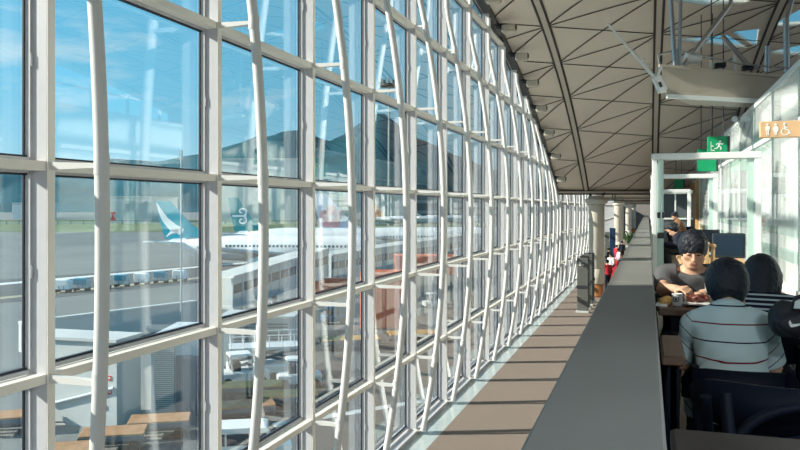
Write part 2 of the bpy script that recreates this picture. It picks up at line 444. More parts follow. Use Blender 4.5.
# ------------------------------------------------------------------ facade: window bays of mullion, transoms, sash and glass
STEP, Y0, H0 = 2.327, 4.51, 1.57
LEVELS = [EYE-2.83, EYE-1.26, EYE+.31, EYE+1.88, EYE+3.45, EYE+5.02]
tcol = MATS['frame_grey']
def bay(n, k, far=False):
    ya, yb = Y0+STEP*(k-1), Y0+STEP*k                       # the bay in front of mullion k
    w = thing('window_%d' % n, (XG, yb, 0), kind='structure')
    zt = roof_z(XG, yb)-.05
    # mullion; paler strip on its shaded inside face stands in for bounced light
    m = MB(); m.bbox((-4.40, yb, .0), (-4.204, yb+.075, zt), .004); mu_ = m.build('mullion', MATS['white_paint'], w); MB().box((-4.204, yb, .0), (-4.198, yb+.075, zt)).build('bounce_strip', MATS['frame_grey'], mu_)
    top = lambda y: roof_z(XG, y)-.10
    lv = [.07]+[z for z in LEVELS if z < top(ya)-.1 or z < top(yb)-.1]
    for z in lv[1:]:
        m = MB(); e = yb
        if z > top(yb): e = ya+(yb-ya)*.6
        m.box((-4.33, ya+.07, z-.035), (-4.215, e, z+.035)); m.box((-4.40, ya+.06, z-.02), (-4.33, e, z+.02))
        m.build('transom', tcol, w)
    # panes, up to the roof line
    g = MB(); sash = MB(); gk = MB(); lat = MB()
    zs = lv+[99]
    for a, b in zip(zs, zs[1:]):
        y_a, y_b = ya+.1, yb-.02
        t0, t1 = min(b-.03, top(y_a)), min(b-.03, top(y_b))
        if t1 < a+.15 and t0 < a+.15: continue
        t1 = max(t1, a+.05)
        g.prism([(-4.405,y_a,a+.03),(-4.405,y_b,a+.03),(-4.405,y_b,t1),(-4.405,y_a,t0)], (-.012,0,0))
        sash.box((-4.40,yb-.018,a+.03), (-4.342,yb,t1)); gk.box((-4.404,yb-.032,a+.03), (-4.39,yb-.018,t1))
        sash.box((-4.40,y_a-.03,a+.03), (-4.36,y_a+.01,t0))
        if b < 90 or True:
            sash.beam((-4.37,y_a,a+.05), (-4.37,y_b,a+.05), .05, .03); gk.beam((-4.385,y_a,a+.074), (-4.385,y_b,a+.074), .03, .015)
            sash.beam((-4.375,y_a,t0-.01), (-4.375,y_b,t1-.01), .05, .025); gk.beam((-4.385,y_a,t0-.03), (-4.385,y_b,t1-.03), .03, .014)
        if b < 90 and k < 14: lat.bbox((-4.342,yb-.02,(a+b)/2-.05), (-4.325,yb,(a+b)/2+.05), .006)
    g.build('glass_panes', MATS['facade_glass'], w)
    so = sash.build('sash_frame', MATS['white_paint'], w); gk.build('gasket', MATS['gasket'], so)
    if lat.v: lat.build('window_latch', MATS['white_paint'], so)
    # dark closing strip under the roof
    t = MB(); t.prism([(-4.42,ya,top(ya)-.02),(-4.42,yb,top(yb)-.02),(-4.42,yb,top(yb)+.1),(-4.42,ya,top(ya)+.1)], (.30,0,0))
    t.build('head_strip', MATS['dark_metal'], w)
    return zt
NB = 46
for n, k in enumerate(range(-5, NB)): bay(n+1, k)
fill = MB()
fill.box((-4.45, Y0+STEP*(NB-1)+.08, 0), (-4.3, 150, 5.0)); o = fill.build('wall_glazed_end', MATS['wall_white']); o['kind'] = 'structure'

# bowed struts that brace every mullion
def strut(k):
    yb = Y0+STEP*k+.035; zt = roof_z(XG, yb)-.25
    zc = EYE-.25; up = min(4.75, zt-zc+.12); amp = (.51 if k == 0 else .56 if k == 1 else .60)*min(1, (up/4.0)**.6)
    off = lambda z: max(.05, amp*(1-((z-zc)/(up if z > zc else 4.8))**2))
    q = thing('bowed_strut', (-4.2, yb, .07), 'white bowed tube strut bracing the %s mullion from the left edge of the photo' % nth(k),
              'strut', 'bowed tube struts along the glass wall')
    zs = np.linspace(.07, zt, 34)
    MB().tube([(-4.25+off(z), yb, z) for z in zs], .052, 14).build('tube', MATS['tube_white'], q)
    for z in LEVELS:
        if z > zt-.3: continue
        x1 = -4.25+off(z)
        if x1 < -4.12: continue
        m = MB(); m.hexa([(-4.21,yb-.02,z-.03),(x1,yb-.04,z-.02),(x1,yb+.04,z-.02),(-4.21,yb+.02,z-.03),
                          (-4.21,yb-.02,z+.03),(x1,yb-.04,z+.012),(x1,yb+.04,z+.012),(-4.21,yb+.02,z+.03)])
        m.tube([(x1,yb,z-.07),(x1,yb,z+.07)], .056, 14)
        m.build('arm', MATS['tube_white'], q)
    m = MB(); m.tube([(-4.24,yb,.07),(-4.14,yb,.07),(-4.14,yb,.09)], .05, 10); m.box((-4.24,yb-.05,.07),(-4.10,yb+.05,.085)); m.build('foot_plate', MATS['tube_white'], q)
for k in range(0, 22): strut(k)

# lamp brackets at the head of the glass wall
for i, k in enumerate(range(5, 14)):
    y = Y0+STEP*k+.9; z = roof_z(XG, y)-.22
    t = thing('uplight_bracket', (-4.1,y,z), 'boxed lamp on dark bracket, %s down the vault edge from the top' % nth(i), 'lamp', 'boxed lamps along the vault edge')
    m = MB(); m.beam((-4.2,y,z+.12), (-3.95,y,z+.0), .1, .10); m.beam((-4.15,y-.1,z-.02),(-3.8,y-.02,z-.03),.05,.05); m.beam((-4.2,y+.08,z+.1),(-3.7,y+.05,z+.02),.06,.08); m.build('bracket', MATS['dark_metal'], t)
    m = MB(); m.bbox((-3.98,y-.16,z-.17), (-3.60,y+.16,z+.06), .025); m.build('lamp_box', MATS['roof_rib'], t)
    m = MB(); m.bbox((-3.62,y-.12,z-.08), (-3.58,y+.12,z+.06), .01); m.build('lens_cap', MATS['dark_metal'], t)

# ------------------------------------------------------------------ columns under the valleys
for i, (D, u) in enumerate(((36.9,51.5),(66.5,29.5),(100,19.5),(136,14.5))):
    p = at(648-u, 208, D); x, y = p.x, p.y
    t = thing('column', (x,y,0), ['cream round column with copper foot beside the dark divider boards','second cream column down the hall beside the blue board','third cream column far down the hall','farthest cream column at the end of the hall'][i], 'column', 'round columns down the hall', 'structure')
    top = EYE+.60
    m = MB(); m.lathe((x,y,0), [(.36,.62),(.38,.64),(.38,1.35),(.37,1.36),(.38,1.37),(.38,top-.55),(.40,top-.5),(.40,top-.42),(.38,top-.40)], 36); m.build('shaft', MATS['column_cream'], t)
    m = MB(); m.lathe((x,y,0), [(.40,top-.42),(.52,top-.34),(.55,top-.2),(.50,top-.14),(.40,top-.13),(.38,top+.0)], 36); m.build('cap', MATS['column_cream'], t)
    m = MB(); m.lathe((x,y,0), [(.36,0),(.36,.1),(.34,.11),(.34,.62)], 36); m.build('foot', MATS['copper'], t)
    m = MB()
    for a in (-.25,.25): m.beam((x+a,y,top-.05),(x+a*1.6,y,EYE+.75),.10,.10)
    m.build('head_bracket', MATS['dark_metal'], t)

# ------------------------------------------------------------------ sky, sun, camera
w = bpy.data.worlds.new('World'); S.world = w; w.use_nodes = True; nt = w.node_tree
bg = nt.nodes['Background']; tc = nt.nodes.new('ShaderNodeTexCoord'); sp = nt.nodes.new('ShaderNodeSeparateXYZ')
nt.links.new(tc.outputs['Generated'], sp.inputs[0])
rp = nt.nodes.new('ShaderNodeValToRGB'); E_ = rp.color_ramp.elements
E_[0].position = 0; E_[0].color = (.62,.60,.55,1); E_[1].position = .9; E_[1].color = (.09,.36,.62,1)
for p_, c_ in ((.006,(.40,.64,.75)),(.05,(.36,.68,.84)),(.14,(.20,.60,.84)),(.35,(.13,.50,.78))):
    e = E_.new(p_); e.color = (*c_,1)
nt.links.new(sp.outputs['Z'], rp.inputs['Fac'])
mp = nt.nodes.new('ShaderNodeMapping'); mp.inputs['Scale'].default_value = (2.2,2.2,9); mp.inputs['Location'].default_value = (1.3,.4,.2)
nz = nt.nodes.new('ShaderNodeTexNoise'); nz.inputs['Scale'].default_value = 2.3; nz.inputs['Detail'].default_value = 7; nz.inputs['Roughness'].default_value = .6
nt.links.new(tc.outputs['Generated'], mp.inputs[0]); nt.links.new(mp.outputs[0], nz.inputs['Vector'])
cr = nt.nodes.new('ShaderNodeValToRGB'); cr.color_ramp.elements[0].position = .56; cr.color_ramp.elements[1].position = .74
nt.links.new(nz.outputs['Fac'], cr.inputs['Fac'])
mx = nt.nodes.new('ShaderNodeMix'); mx.data_type = 'RGBA'
ml = nt.nodes.new('ShaderNodeMath'); ml.operation = 'MULTIPLY'; ml.inputs[1].default_value = .7
nt.links.new(cr.outputs['Color'], ml.inputs[0]); nt.links.new(ml.outputs[0], mx.inputs[0])
nt.links.new(rp.outputs['Color'], mx.inputs[6]); mx.inputs[7].default_value = (.72,.86,.92,1)
nt.links.new(mx.outputs[2], bg.inputs['Color']); bg.inputs['Strength'].default_value = 1.0
EL = math.radians(28)
L = bpy.data.lights.new('sun', 'SUN'); L.energy = 8.4; L.angle = math.radians(.6); L.color = (1,.91,.78)
so = bpy.data.objects.new('sun', L); COL.objects.link(so)
d = Vector((.924*math.cos(EL), .382*math.cos(EL), -math.sin(EL)))
so.rotation_euler = d.to_track_quat('-Z','Y').to_euler(); so.location = (-30,-10,30)
cam = bpy.data.cameras.new('camera'); co = bpy.data.objects.new('camera', cam); COL.objects.link(co)
co.location = (0,0,EYE); co.rotation_euler = (math.pi/2, 0, TH)
cam.sensor_width = 36; cam.lens = F/800*36; cam.shift_y = -17/800; cam.clip_start = .05; cam.clip_end = 9000
S.camera = co
S.view_settings.view_transform = 'Standard'; S.view_settings.look = 'None'; S.view_settings.gamma = 1; S.view_settings.exposure = 0.18; S.view_settings.use_curve_mapping = False
S.cycles.use_denoising = True; S.cycles.transparent_max_bounces = 32; S.cycles.max_bounces = 8; S.cycles.diffuse_bounces = 5
# ================================================================== airfield
mat('apron', (.20,.215,.21), .9, spec=.1, noise=.10, nscale=.05)
mat('grass_far', (.16,.20,.12), .95, spec=.05, noise=.2, nscale=.03)
mat('asphalt', (.125,.13,.13), .9, spec=.1, noise=.12, nscale=.08)
mat('hill_hazed', (.022,.095,.125), 1., spec=0, noise=.35, nscale=.006)  # aerial haze is put into this teal base colour
mat('concrete', (.52,.54,.53), .85, noise=.08, nscale=.4)
mat('pale_wall', (.50,.535,.53), .7, noise=.04, nscale=.3)
mat('hangar_grey', (.50,.55,.58), .8)
mat('hangar_dark', (.12,.16,.19), .8)
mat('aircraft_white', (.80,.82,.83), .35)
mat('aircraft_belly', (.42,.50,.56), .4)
mat('livery_teal', (.01,.24,.27), .4)
mat('livery_cyan', (.02,.33,.42), .4)
mat('livery_lilac', (.70,.68,.80), .4)
mat('livery_pink', (.82,.40,.40), .5)
mat('livery_orange', (.85,.30,.12), .5)
mat('orange_box', (.85,.17,.045), .6, noise=.08, nscale=.8)
mat('ochre', (.62,.33,.08), .6, noise=.15, nscale=1.2)
mat('plank_brown', (.36,.20,.10), .8, noise=.2, nscale=2)
mat('tarp_blue', (.03,.22,.32), .5)
mat('vehicle_white', (.80,.81,.80), .35)
mat('vehicle_blue', (.02,.11,.22), .4)
mat('window_dark', (.02,.045,.07), .12)
mat('rubber', (.02,.02,.022), .8)
mat('sign_red', (.65,.04,.03), .5)
mat('yellow_line', (.34,.32,.22), .8)
mat('apron_white', (.62,.64,.63), .8)
mat('hi_vis', (.75,.80,.78), .8)
mat('skin_far', (.5,.3,.2), .7)
RT = Vector((CT, ST, 0)); FW = Vector((-ST, CT, 0))          # right of and ahead of the viewer, on the ground
YAW = TH

g = MB().box((-3000,-600,APRON-1), (XG-8,4200,APRON)).build('ground', MATS['apron']); g['kind'] = 'structure'
def flat(name, pts, m, h=.012, z=APRON):
    P = [Vector((p.x,p.y,z)) for p in pts]
    o = MB().prism(P, (0,0,h)).build(name, MATS[m]); o['kind'] = 'structure'; return o
flat('field_lawn', [on(-700,232,APRON),on(1000,232,APRON),on(1300,219.5,APRON),on(-1600,219.5,APRON)], 'grass_far', .05)
flat('road', [on(-300,334,APRON),on(640,238,APRON),on(640,233,APRON),on(-300,302,APRON)], 'asphalt', .03)
flat('road_line', [on(-200,303,APRON),on(420,248,APRON),on(420,247.3,APRON),on(-200,300.5,APRON)], 'apron_white', .04)
flat('road_line', [on(-200,320,APRON),on(420,256,APRON),on(420,255,APRON),on(-200,317.5,APRON)], 'yellow_line', .04)
flat('road.001', [on(150,470,APRON),on(520,470,APRON),on(520,330,APRON),on(260,330,APRON)], 'asphalt', .02)
flat('road_line', [on(200,440,APRON),on(470,395,APRON),on(470,392,APRON),on(200,435,APRON)], 'apron_white', .03)

# far hills with real relief
def hill(name, pts, D, depth_, label, seed):
    """ridge line pts = (px, py); a rough slope in front of it and behind it"""
    r = np.random.default_rng(seed); n = 90; mrows = 14
    xs_ = np.linspace(pts[0][0], pts[-1][0], n); ys_ = np.interp(xs_, [p[0] for p in pts], [p[1] for p in pts])
    ph = r.uniform(0,6,8); vs = []
    for j in range(mrows):
        t = j/(mrows-1)*2-1
        for i in range(n):
            wob = sum(np.sin(xs_[i]*(.05*(q+1))+ph[q]+t*(q+1)*1.7)/(q+1.5) for q in range(8))
            top = at(xs_[i], ys_[i], D)
            hgt = (top.z-APRON)*(1-abs(t)**1.3)+wob*10*(1-abs(t))*(abs(t)+.12)
            b = top+FW*(t*depth_)+RT*(wob*20*t)
            vs.append((b.x, b.y, APRON+max(hgt,-2)))
    fs = [(j*n+i, j*n+i+1, j*n+n+i+1, j*n+n+i) for j in range(mrows-1) for i in range(n-1)]
    o = MB().add(vs, fs, 0, True).build(name, MATS['hill_hazed'], recalc=False)
    return tag(o, label, 'hill', None, 'structure')
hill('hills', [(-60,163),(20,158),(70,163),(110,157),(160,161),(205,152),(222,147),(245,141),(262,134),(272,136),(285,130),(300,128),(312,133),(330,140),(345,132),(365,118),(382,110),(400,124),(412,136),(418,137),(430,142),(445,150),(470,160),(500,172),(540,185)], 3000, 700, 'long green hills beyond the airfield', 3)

def block(name, x0, x1, ytop, D, deep, m, label, cat='building', extra=None, zb=APRON):
    """a building facing the viewer between two sight lines at depth D"""
    a, b = at(x0,208,D), at(x1,208,D); zt = EYE-(ytop-208)/F*D; wd = (b-a).length
    t = thing(name, (a.x,a.y,zb), label, cat, rz=YAW, own=True)
    MB().box((0,0,0), (wd,deep,zt-zb)).build('walls', MATS[m], t)
    MB().box((-.02*wd,-.3,zt-zb), (wd*1.02,deep+.3,zt-zb+.025*(zt-zb)+.2)).build('roof', MATS['concrete'], t)
    if extra: extra(t, wd, deep, zt-zb)
    return t
def rows(nr, fr, m='window_dark', y0=.2, y1=.9):
    def f(t, w, d, h):
        for i in range(nr):
            z = h*(y0+(y1-y0)*(i+.3)/nr)
            MB().box((w*.02,-.25,z), (w*.98,.1,z+h*(y1-y0)*fr/nr)).build('window_band', MATS[m], t)
    return f
def doors(n, m='hangar_grey', hh=.8):
    def f(t, w, d, h):
        for i in range(n):
            MB().box((w*(i+.08)/n,-.3,0), (w*(i+.92)/n,.1,h*hh)).build('hangar_door', MATS[m], t)
    return f
block('cargo_terminal', 100,152,197,700,80,'pale_wall','pale low cargo terminal left of the teal brushstroke tail',extra=rows(7,.35,'hangar_grey'))
block('hangar', 214,305,160,760,120,'hangar_grey','tall grey hangar filling the pane above the curl tail',extra=doors(3,'pale_wall'))
block('hangar', 12,34,203,900,60,'hangar_grey','small far hangar at the left edge of the airfield',extra=doors(2))
block('terminal_building', 330,352,196,640,60,'pale_wall','white banded terminal behind the pink flower tail',extra=rows(4,.45))
block('terminal_building', 362,404,190,640,60,'hangar_grey','grey terminal block behind the small orange tail',extra=rows(3,.4,'pale_wall'))
block('terminal_building', 408,446,193,690,60,'hangar_dark','dark glazed terminal above the white ribbon of jets',extra=rows(2,.3,'pale_wall'))
block('terminal_building', 452,560,196,660,60,'pale_wall','long pale terminal seen between the farthest mullions',extra=rows(3,.4))
block('storage_shed', 312,328,203,560,40,'concrete','little far shed left of the pink flower tail',extra=doors(2,'hangar_dark'))
t = thing('perimeter_fence', tuple(on(70,225.2,APRON)), 'thin dark perimeter fence along the far grass', 'fence', own=False)
m = MB(); A, B = on(-200,224.5,APRON), on(560,224.5,APRON)
m.beam(A+Vector((0,0,3.0)),B+Vector((0,0,3.0)),.5,.5); m.build('top_rail', MATS['hangar_dark'], t)
m = MB(); m.beam(A+Vector((0,0,1.2)),B+Vector((0,0,1.2)),.2,.5); m.build('lower_rail', MATS['hangar_grey'], t)
m = MB()
for i in range(60):
    p = A.lerp(B,i/59); m.beam(p,p+Vector((0,0,3.2)),.5,.5)
m.build('posts', MATS['hangar_dark'], t)['kind'] = 'stuff'
# radar / marker board, red and white
p = on(113,223.5,APRON); t = thing('marker_board', tuple(p), 'red and white lattice marker standing before the cargo terminal', 'marker', rz=YAW, own=True)
m = MB(); m.box((-2,-.3,8),(2,.3,10)); m.box((-2,-.3,2.5),(2,.3,4.5)); m.box((-.8,-.3,4.5),(.8,.3,8)); m.build('panel', MATS['sign_red'], t)
m = MB(); m.box((-1.6,-.2,0),(-1.2,.2,2.5)); m.box((1.2,-.2,0),(1.6,.2,2.5)); m.build('legs', MATS['aircraft_white'], t)
# floodlight mast
p = on(389,226,APRON); pz = at(389,84,depth(p.x,p.y)).z
t = thing('floodlight_mast', tuple(p), 'tall airfield mast carrying a cluster of floodlights', 'mast', rz=YAW, own=True)
H_ = pz-APRON; k_ = depth(p.x,p.y)/F
MB().tube([(0,0,0),(0,0,H_)], [1.5*k_,.9*k_], 12).build('mast', MATS['pale_wall'], t)
m = MB(); m.lathe((0,0,H_-3*k_), [(8*k_,0),(9*k_,1*k_),(9*k_,2*k_),(7*k_,3*k_)], 16); m.build('platform', MATS['dark_metal'], t)
for i in range(12):
    a = i*math.pi/6; m = MB(); m.bbox((math.cos(a)*9*k_-1.2*k_,math.sin(a)*9*k_-1.2*k_,H_),(math.cos(a)*9*k_+1.2*k_,math.sin(a)*9*k_+1.2*k_,H_+(3+2*(i%2))*k_),.2*k_); m.build('floodlight', MATS['hangar_grey' if i%2 else 'dark_metal'], t)

# ---- aeroplanes
def aeroplane(px, D, L, R, fin_h, fin_mat, logo, label, yaw=0., belly='aircraft_belly', low=2.0):
    p = at(px, 208, D)
    t = thing('aeroplane', (p.x,p.y,APRON), label, 'aeroplane', rz=YAW+yaw, own=True)
    zc = low+R
    prof = [(.03,.0,.45),(.10,.02,.42),(.22,.07,.33),(.45,.14,.2),(.78,.24,.06),(.95,.31,0),(1,.38,0),(1,.86,0),(.97,.90,0),(.85,.94,-.03),(.62,.97,-.08),(.33,.99,-.14),(.04,1.,-.18)]
    vs = []; n = 28
    for r_, x_, dz in prof:
        for k in range(n):
            a = 2*math.pi*k/n; vs.append((x_*L, R*r_*math.cos(a), zc+R*dz+R*r_*math.sin(a)))
    fs, mi = [], []
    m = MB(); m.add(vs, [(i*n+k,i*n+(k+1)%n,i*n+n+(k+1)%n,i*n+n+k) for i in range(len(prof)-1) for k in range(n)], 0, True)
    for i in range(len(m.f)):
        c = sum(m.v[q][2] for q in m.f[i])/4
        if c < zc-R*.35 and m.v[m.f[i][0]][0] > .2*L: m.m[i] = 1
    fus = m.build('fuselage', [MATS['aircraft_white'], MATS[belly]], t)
    m = MB()
    for sgn in (-1,1):
        for i in range(int(L*.55/.9)):
            x = .33*L+i*.9; m.box((x,sgn*R*.97-.06,zc+R*.12),(x+.45,sgn*R*.97+.06,zc+R*.12+.5))
    m.build('cabin_windows', MATS['window_dark'], fus)
    zb = zc+R*.72
    fin = [(.04*L,zb-R*.05),(.235*L,zb+R*.15),(.15*L,zb+fin_h*.42),(.06*L,zb+fin_h),(-.005*L,zb+fin_h),(.015*L,zb+fin_h*.45)]
    th = .28
    fo = MB().prism([(x,-th,z) for x,z in fin], (0,2*th,0)).build('tail_fin', MATS[fin_mat], t)
    if logo: logo(fo, L, zb, fin_h, th)
    for sgn in (-1,1):
        MB().prism([(.03*L,sgn*R*.25,zc+R*.3),(.14*L,sgn*R*.25,zc+R*.3),(.06*L,sgn*R*3.1,zc+R*.55),(.015*L,sgn*R*3.1,zc+R*.55)],(0,0,.35)).build('stabiliser', MATS['aircraft_white'], t)
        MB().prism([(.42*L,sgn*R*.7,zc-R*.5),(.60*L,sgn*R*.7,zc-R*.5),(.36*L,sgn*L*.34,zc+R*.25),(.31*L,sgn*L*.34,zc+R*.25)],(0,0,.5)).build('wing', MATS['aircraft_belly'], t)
        e = MB(); e.lathe((.50*L,sgn*L*.15,zc-R*.9), [(.5,-2.2),(.95,-1.2),(1.25,.2),(1.3,1.6),(1.1,2.2),(1.0,2.2)], 18, axis='x'); e.build('engine', MATS['aircraft_white'], t)
        g_ = MB(); g_.tube([(.47*L,sgn*R*1.0,.5),(.47*L,sgn*R*.9,zc-R*.4)],.18,8); g_.lathe((.47*L,sgn*R*1.0,.6),[(.3,-.5),(.6,-.45),(.6,.45),(.3,.5)],16,axis='y'); g_.build('landing_gear', MATS['rubber'], t)
    g_ = MB(); g_.tube([(.9*L,0,.4),(.9*L,0,zc-R*.7)],.14,8); g_.lathe((.9*L,0,.5),[(.2,-.3),(.5,-.28),(.5,.28),(.2,.3)],16,axis='y'); g_.build('nose_gear', MATS['rubber'], t)
    return t
def ribbon(fo, pts, w, th, m, name):
    """a stroke of varying width on both faces of a fin"""
    mb = MB()
    for sgn in (-1,1):
        vs = []
        for i,(x,z) in enumerate(pts):
            a = Vector(pts[max(i-1,0)]); b = Vector(pts[min(i+1,len(pts)-1)]); d_ = (b-a).normalized(); nn = Vector((-d_.y,d_.x))*w[i]/2
            for q in (Vector((x,z))+nn, Vector((x,z))-nn): vs.append((q.x, sgn*(th+.03), q.y))
        mb.add(vs, [(2*i,2*i+1,2*i+3,2*i+2) for i in range(len(pts)-1)], 0)
    mb.build(name, MATS[m], fo, recalc=False)
def brush(fo, L, zb, h, th):
    ribbon(fo, [(.0*L,zb+.97*h),(.015*L,zb+.75*h),(.04*L,zb+.5*h),(.075*L,zb+.3*h),(.12*L,zb+.17*h)], [.1,.9,1.5,1.9,1.6], th, 'white_mark', 'brushstroke_mark')
    ribbon(fo, [(.045*L,zb+.05*h),(.07*L,zb+.18*h),(.10*L,zb+.2*h)], [.2,.8,.9], th, 'white_mark', 'brushstroke_mark')
def koru(fo, L, zb, h, th):
    cx, cz, s = .085*L, zb+.45*h, h*.27
    for sg in (1,-1):
        pts = []
        for i in range(14):
            a = math.radians(-60+i*26); r = s*(.62-.035*i)
            pts.append((cx+.1*s+r*math.cos(a)*.9, cz+sg*(.5*s+r*math.sin(a)*.75)))
        ribbon(fo, pts, [.42]*14, th, 'white_mark', 'curl_mark')
    ribbon(fo, [(cx-1.0*s,cz),(cx+.6*s,cz)], [.4,.4], th, 'white_mark', 'curl_mark')
def blossom(fo, L, zb, h, th):
    mb = MB(); cx, cz, s = .085*L, zb+.36*h, h*.25
    for sgn in (-1,1):
        for i in range(5):
            a = i*2*math.pi/5+.3
            for r in (.55,):
                c = (cx+math.cos(a)*s*.75, cz+math.sin(a)*s*.75); N = 12
                mb.add([(c[0]+math.cos(2*math.pi*k/N)*s*r, sgn*(th+.03+.002*i), c[1]+math.sin(2*math.pi*k/N)*s*r) for k in range(N)], [tuple(range(N))])
    mb.build('blossom_mark', MATS['livery_pink'], fo, recalc=False)
    mb = MB()
    for sgn in (-1,1):
        for i in range(10):
            a = i*2*math.pi/10; mb.beam((cx,sgn*(th+.05),cz),(cx+math.cos(a)*s*1.1,sgn*(th+.05),cz+math.sin(a)*s*1.1),.10,.02)
    mb.build('blossom_veins', MATS['livery_lilac'], fo, recalc=False)
aeroplane(157, 175, 52, 2.9, 8.6, 'livery_cyan', brush, 'white jet with teal tail bearing a white brushstroke', yaw=-.10, low=1.3)
aeroplane(229, 205, 40, 3.2, 9.0, 'livery_teal', koru, 'white jet with dark teal tail bearing a double curl', yaw=-.05, low=1.6)
aeroplane(314, 225, 60, 3.3, 11.0, 'livery_lilac', blossom, 'white jet with pale lilac tail bearing a pink blossom', yaw=.0, low=1.0)
aeroplane(369, 480, 45, 2.6, 11.5, 'livery_orange', None, 'tiny far jet with plain orange tail on the runway', yaw=.0, low=3.2)
aeroplane(404, 520, 52, 2.7, 8.5, 'aircraft_white', None, 'tiny far jet with plain white tail by the dark terminal', yaw=.0, low=3.0)

# ---- raised boarding walkway with ribbed sides
def walkway(p0, p1, w_, h_, label, npiers=4):
    a, b = Vector(p0), Vector(p1); t = thing('boarding_walkway', (a.x,a.y,APRON), label, 'walkway')
    m = MB(); m.beam(a, b, w_, h_, 0); m.build('tube_body', MATS['pale_wall'], t)
    m = MB(); up = Vector((0,0,h_/2+.12)); m.beam(a+up, b+up, w_+.5, .24); m.beam(a-up, b-up, w_+.4, .3); m.build('edge_beams', MATS['concrete'], t)
    m = MB(); d_ = (b-a).normalized(); s_ = d_.cross(Vector((0,0,1))).normalized(); n = int((b-a).length/1.6)
    for i in range(n+1):
        q = a.lerp(b, i/n)
        for sg in (-1,1): m.beam(q+s_*sg*(w_/2+.06)-Vector((0,0,h_/2)), q+s_*sg*(w_/2+.06)+Vector((0,0,h_/2)), .18,.12)
    m.build('side_ribs', MATS['hangar_grey'], t)
    m = MB()
    for sg in (-1,1): m.beam(a+s_*sg*(w_/2+.03)+Vector((0,0,h_*.1)), b+s_*sg*(w_/2+.03)+Vector((0,0,h_*.1)), .05, h_*.3)
    m.build('glazing', MATS['window_dark'], t)
    for i in range(npiers):
        q = a.lerp(b, (i+.5)/npiers); z0 = q.z-h_/2
        MB().tube([(q.x,q.y,APRON),(q.x,q.y,z0)], .35, 14).build('pier', MATS['concrete'], t)
    return t
walkway(at(222,292,88), at(318,262,104), 3.2, 3.4, 'white ribbed boarding walkway behind the second strut', 3)
walkway(at(322,268,112), at(470,243,150), 3.4, 3.6, 'long white boarding walkway below the pink flower tail', 5)

# ---- low buildings and ramps by the pier
a, b = at(40,300,62), at(208,300,62)
t = thing('parapet_road', (a.x,a.y,APRON), 'white solid parapet wall of the ramp road below the blue-topped cargo', 'wall')
m = MB(); A0, B0 = on(20,352,APRON), on(196,325,APRON); m.beam(A0+Vector((0,0,1.3)), B0+Vector((0,0,1.3)), .5, 2.6); m.build('parapet', MATS['pale_wall'], t)
m = MB(); m.beam(A0+Vector((0,0,2.7)), B0+Vector((0,0,2.7)), .7, .25); m.build('coping', MATS['concrete'], t)
# ancillary block with red notices
A1, B1 = on(30,422,APRON), on(129,422,APRON); D1 = depth(A1.x, A1.y)
t = thing('service_block', (A1.x,A1.y,APRON), 'pale flat-roofed service block with red notices beneath the first strut', 'building', rz=YAW-.25, own=True)
wd = (B1-A1).length; hh = (422-338)/F*D1
MB().box((0,0,0),(wd,2.5,hh)).build('walls', MATS['pale_wall'], t)
MB().box((-.2,-.2,hh),(wd+.1,2.6,hh+.18)).build('roof', MATS['concrete'], t)
sc_ = D1/F
for (x, y) in ((115,388),(121.5,386.5),(121,373),(116,402)):
    X_ = (x-30)*sc_; Z_ = (422-y)*sc_
    b_ = MB().box((X_-2.0*sc_,-.05,Z_-2.2*sc_),(X_+2.0*sc_,0,Z_+2.2*sc_)).build('notice', MATS['sign_red'], t)
    MB().box((X_-1.2*sc_,-.06,Z_-.6*sc_),(X_+1.2*sc_,-.05,Z_+.9*sc_)).build('notice_mark', MATS['white_mark'], b_)
MB().tube([(25*sc_,-.12,20*sc_),(97*sc_,-.12,40*sc_)],.10,8).build('slant_bar', MATS['hangar_grey'], t)  # grey bar rising slantwise across the front wall
# roller shutter shed
A2 = on(150,416,APRON); D2 = depth(A2.x,A2.y); s2 = D2/F
t = thing('shutter_shed', (A2.x,A2.y,APRON), 'grey shed with ribbed roller shutter beside the service block', 'building', rz=YAW, own=True)
MB().box((0,.2,0),(52*s2,6,80*s2)).build('walls', MATS['hangar_grey'], t)
m = MB()
for i in range(40): m.box((4*s2,0,i*2*s2),(24*s2,.2,i*2*s2+1.4*s2))
m.build('roller_shutter', MATS['concrete'], t)
MB().box((26*s2,0,0),(48*s2,.2,60*s2)).build('dark_opening', MATS['hangar_dark'], t)
# crane boom lorry, blank hoarding behind the second strut
p = on(232,352,APRON); D3 = depth(p.x,p.y); s3 = D3/F
t = thing('ventilation_block', (p.x,p.y,APRON), 'low grey block with slatted vents behind the second strut', 'building', rz=YAW, own=True)
MB().box((-12*s3,0,0),(62*s3,4,34*s3)).build('walls', MATS['concrete'], t)
for i in range(2):
    m = MB()
    for j in range(8): m.box(((2+i*32)*s3,-.1,(6+j*3)*s3),((24+i*32)*s3,.05,(7.6+j*3)*s3))
    m.build('vent_slats', MATS['hangar_dark'], t)
MB().box((-13*s3,-.3,34*s3),(63*s3,4.3,36*s3)).build('roof', MATS['pale_wall'], t)

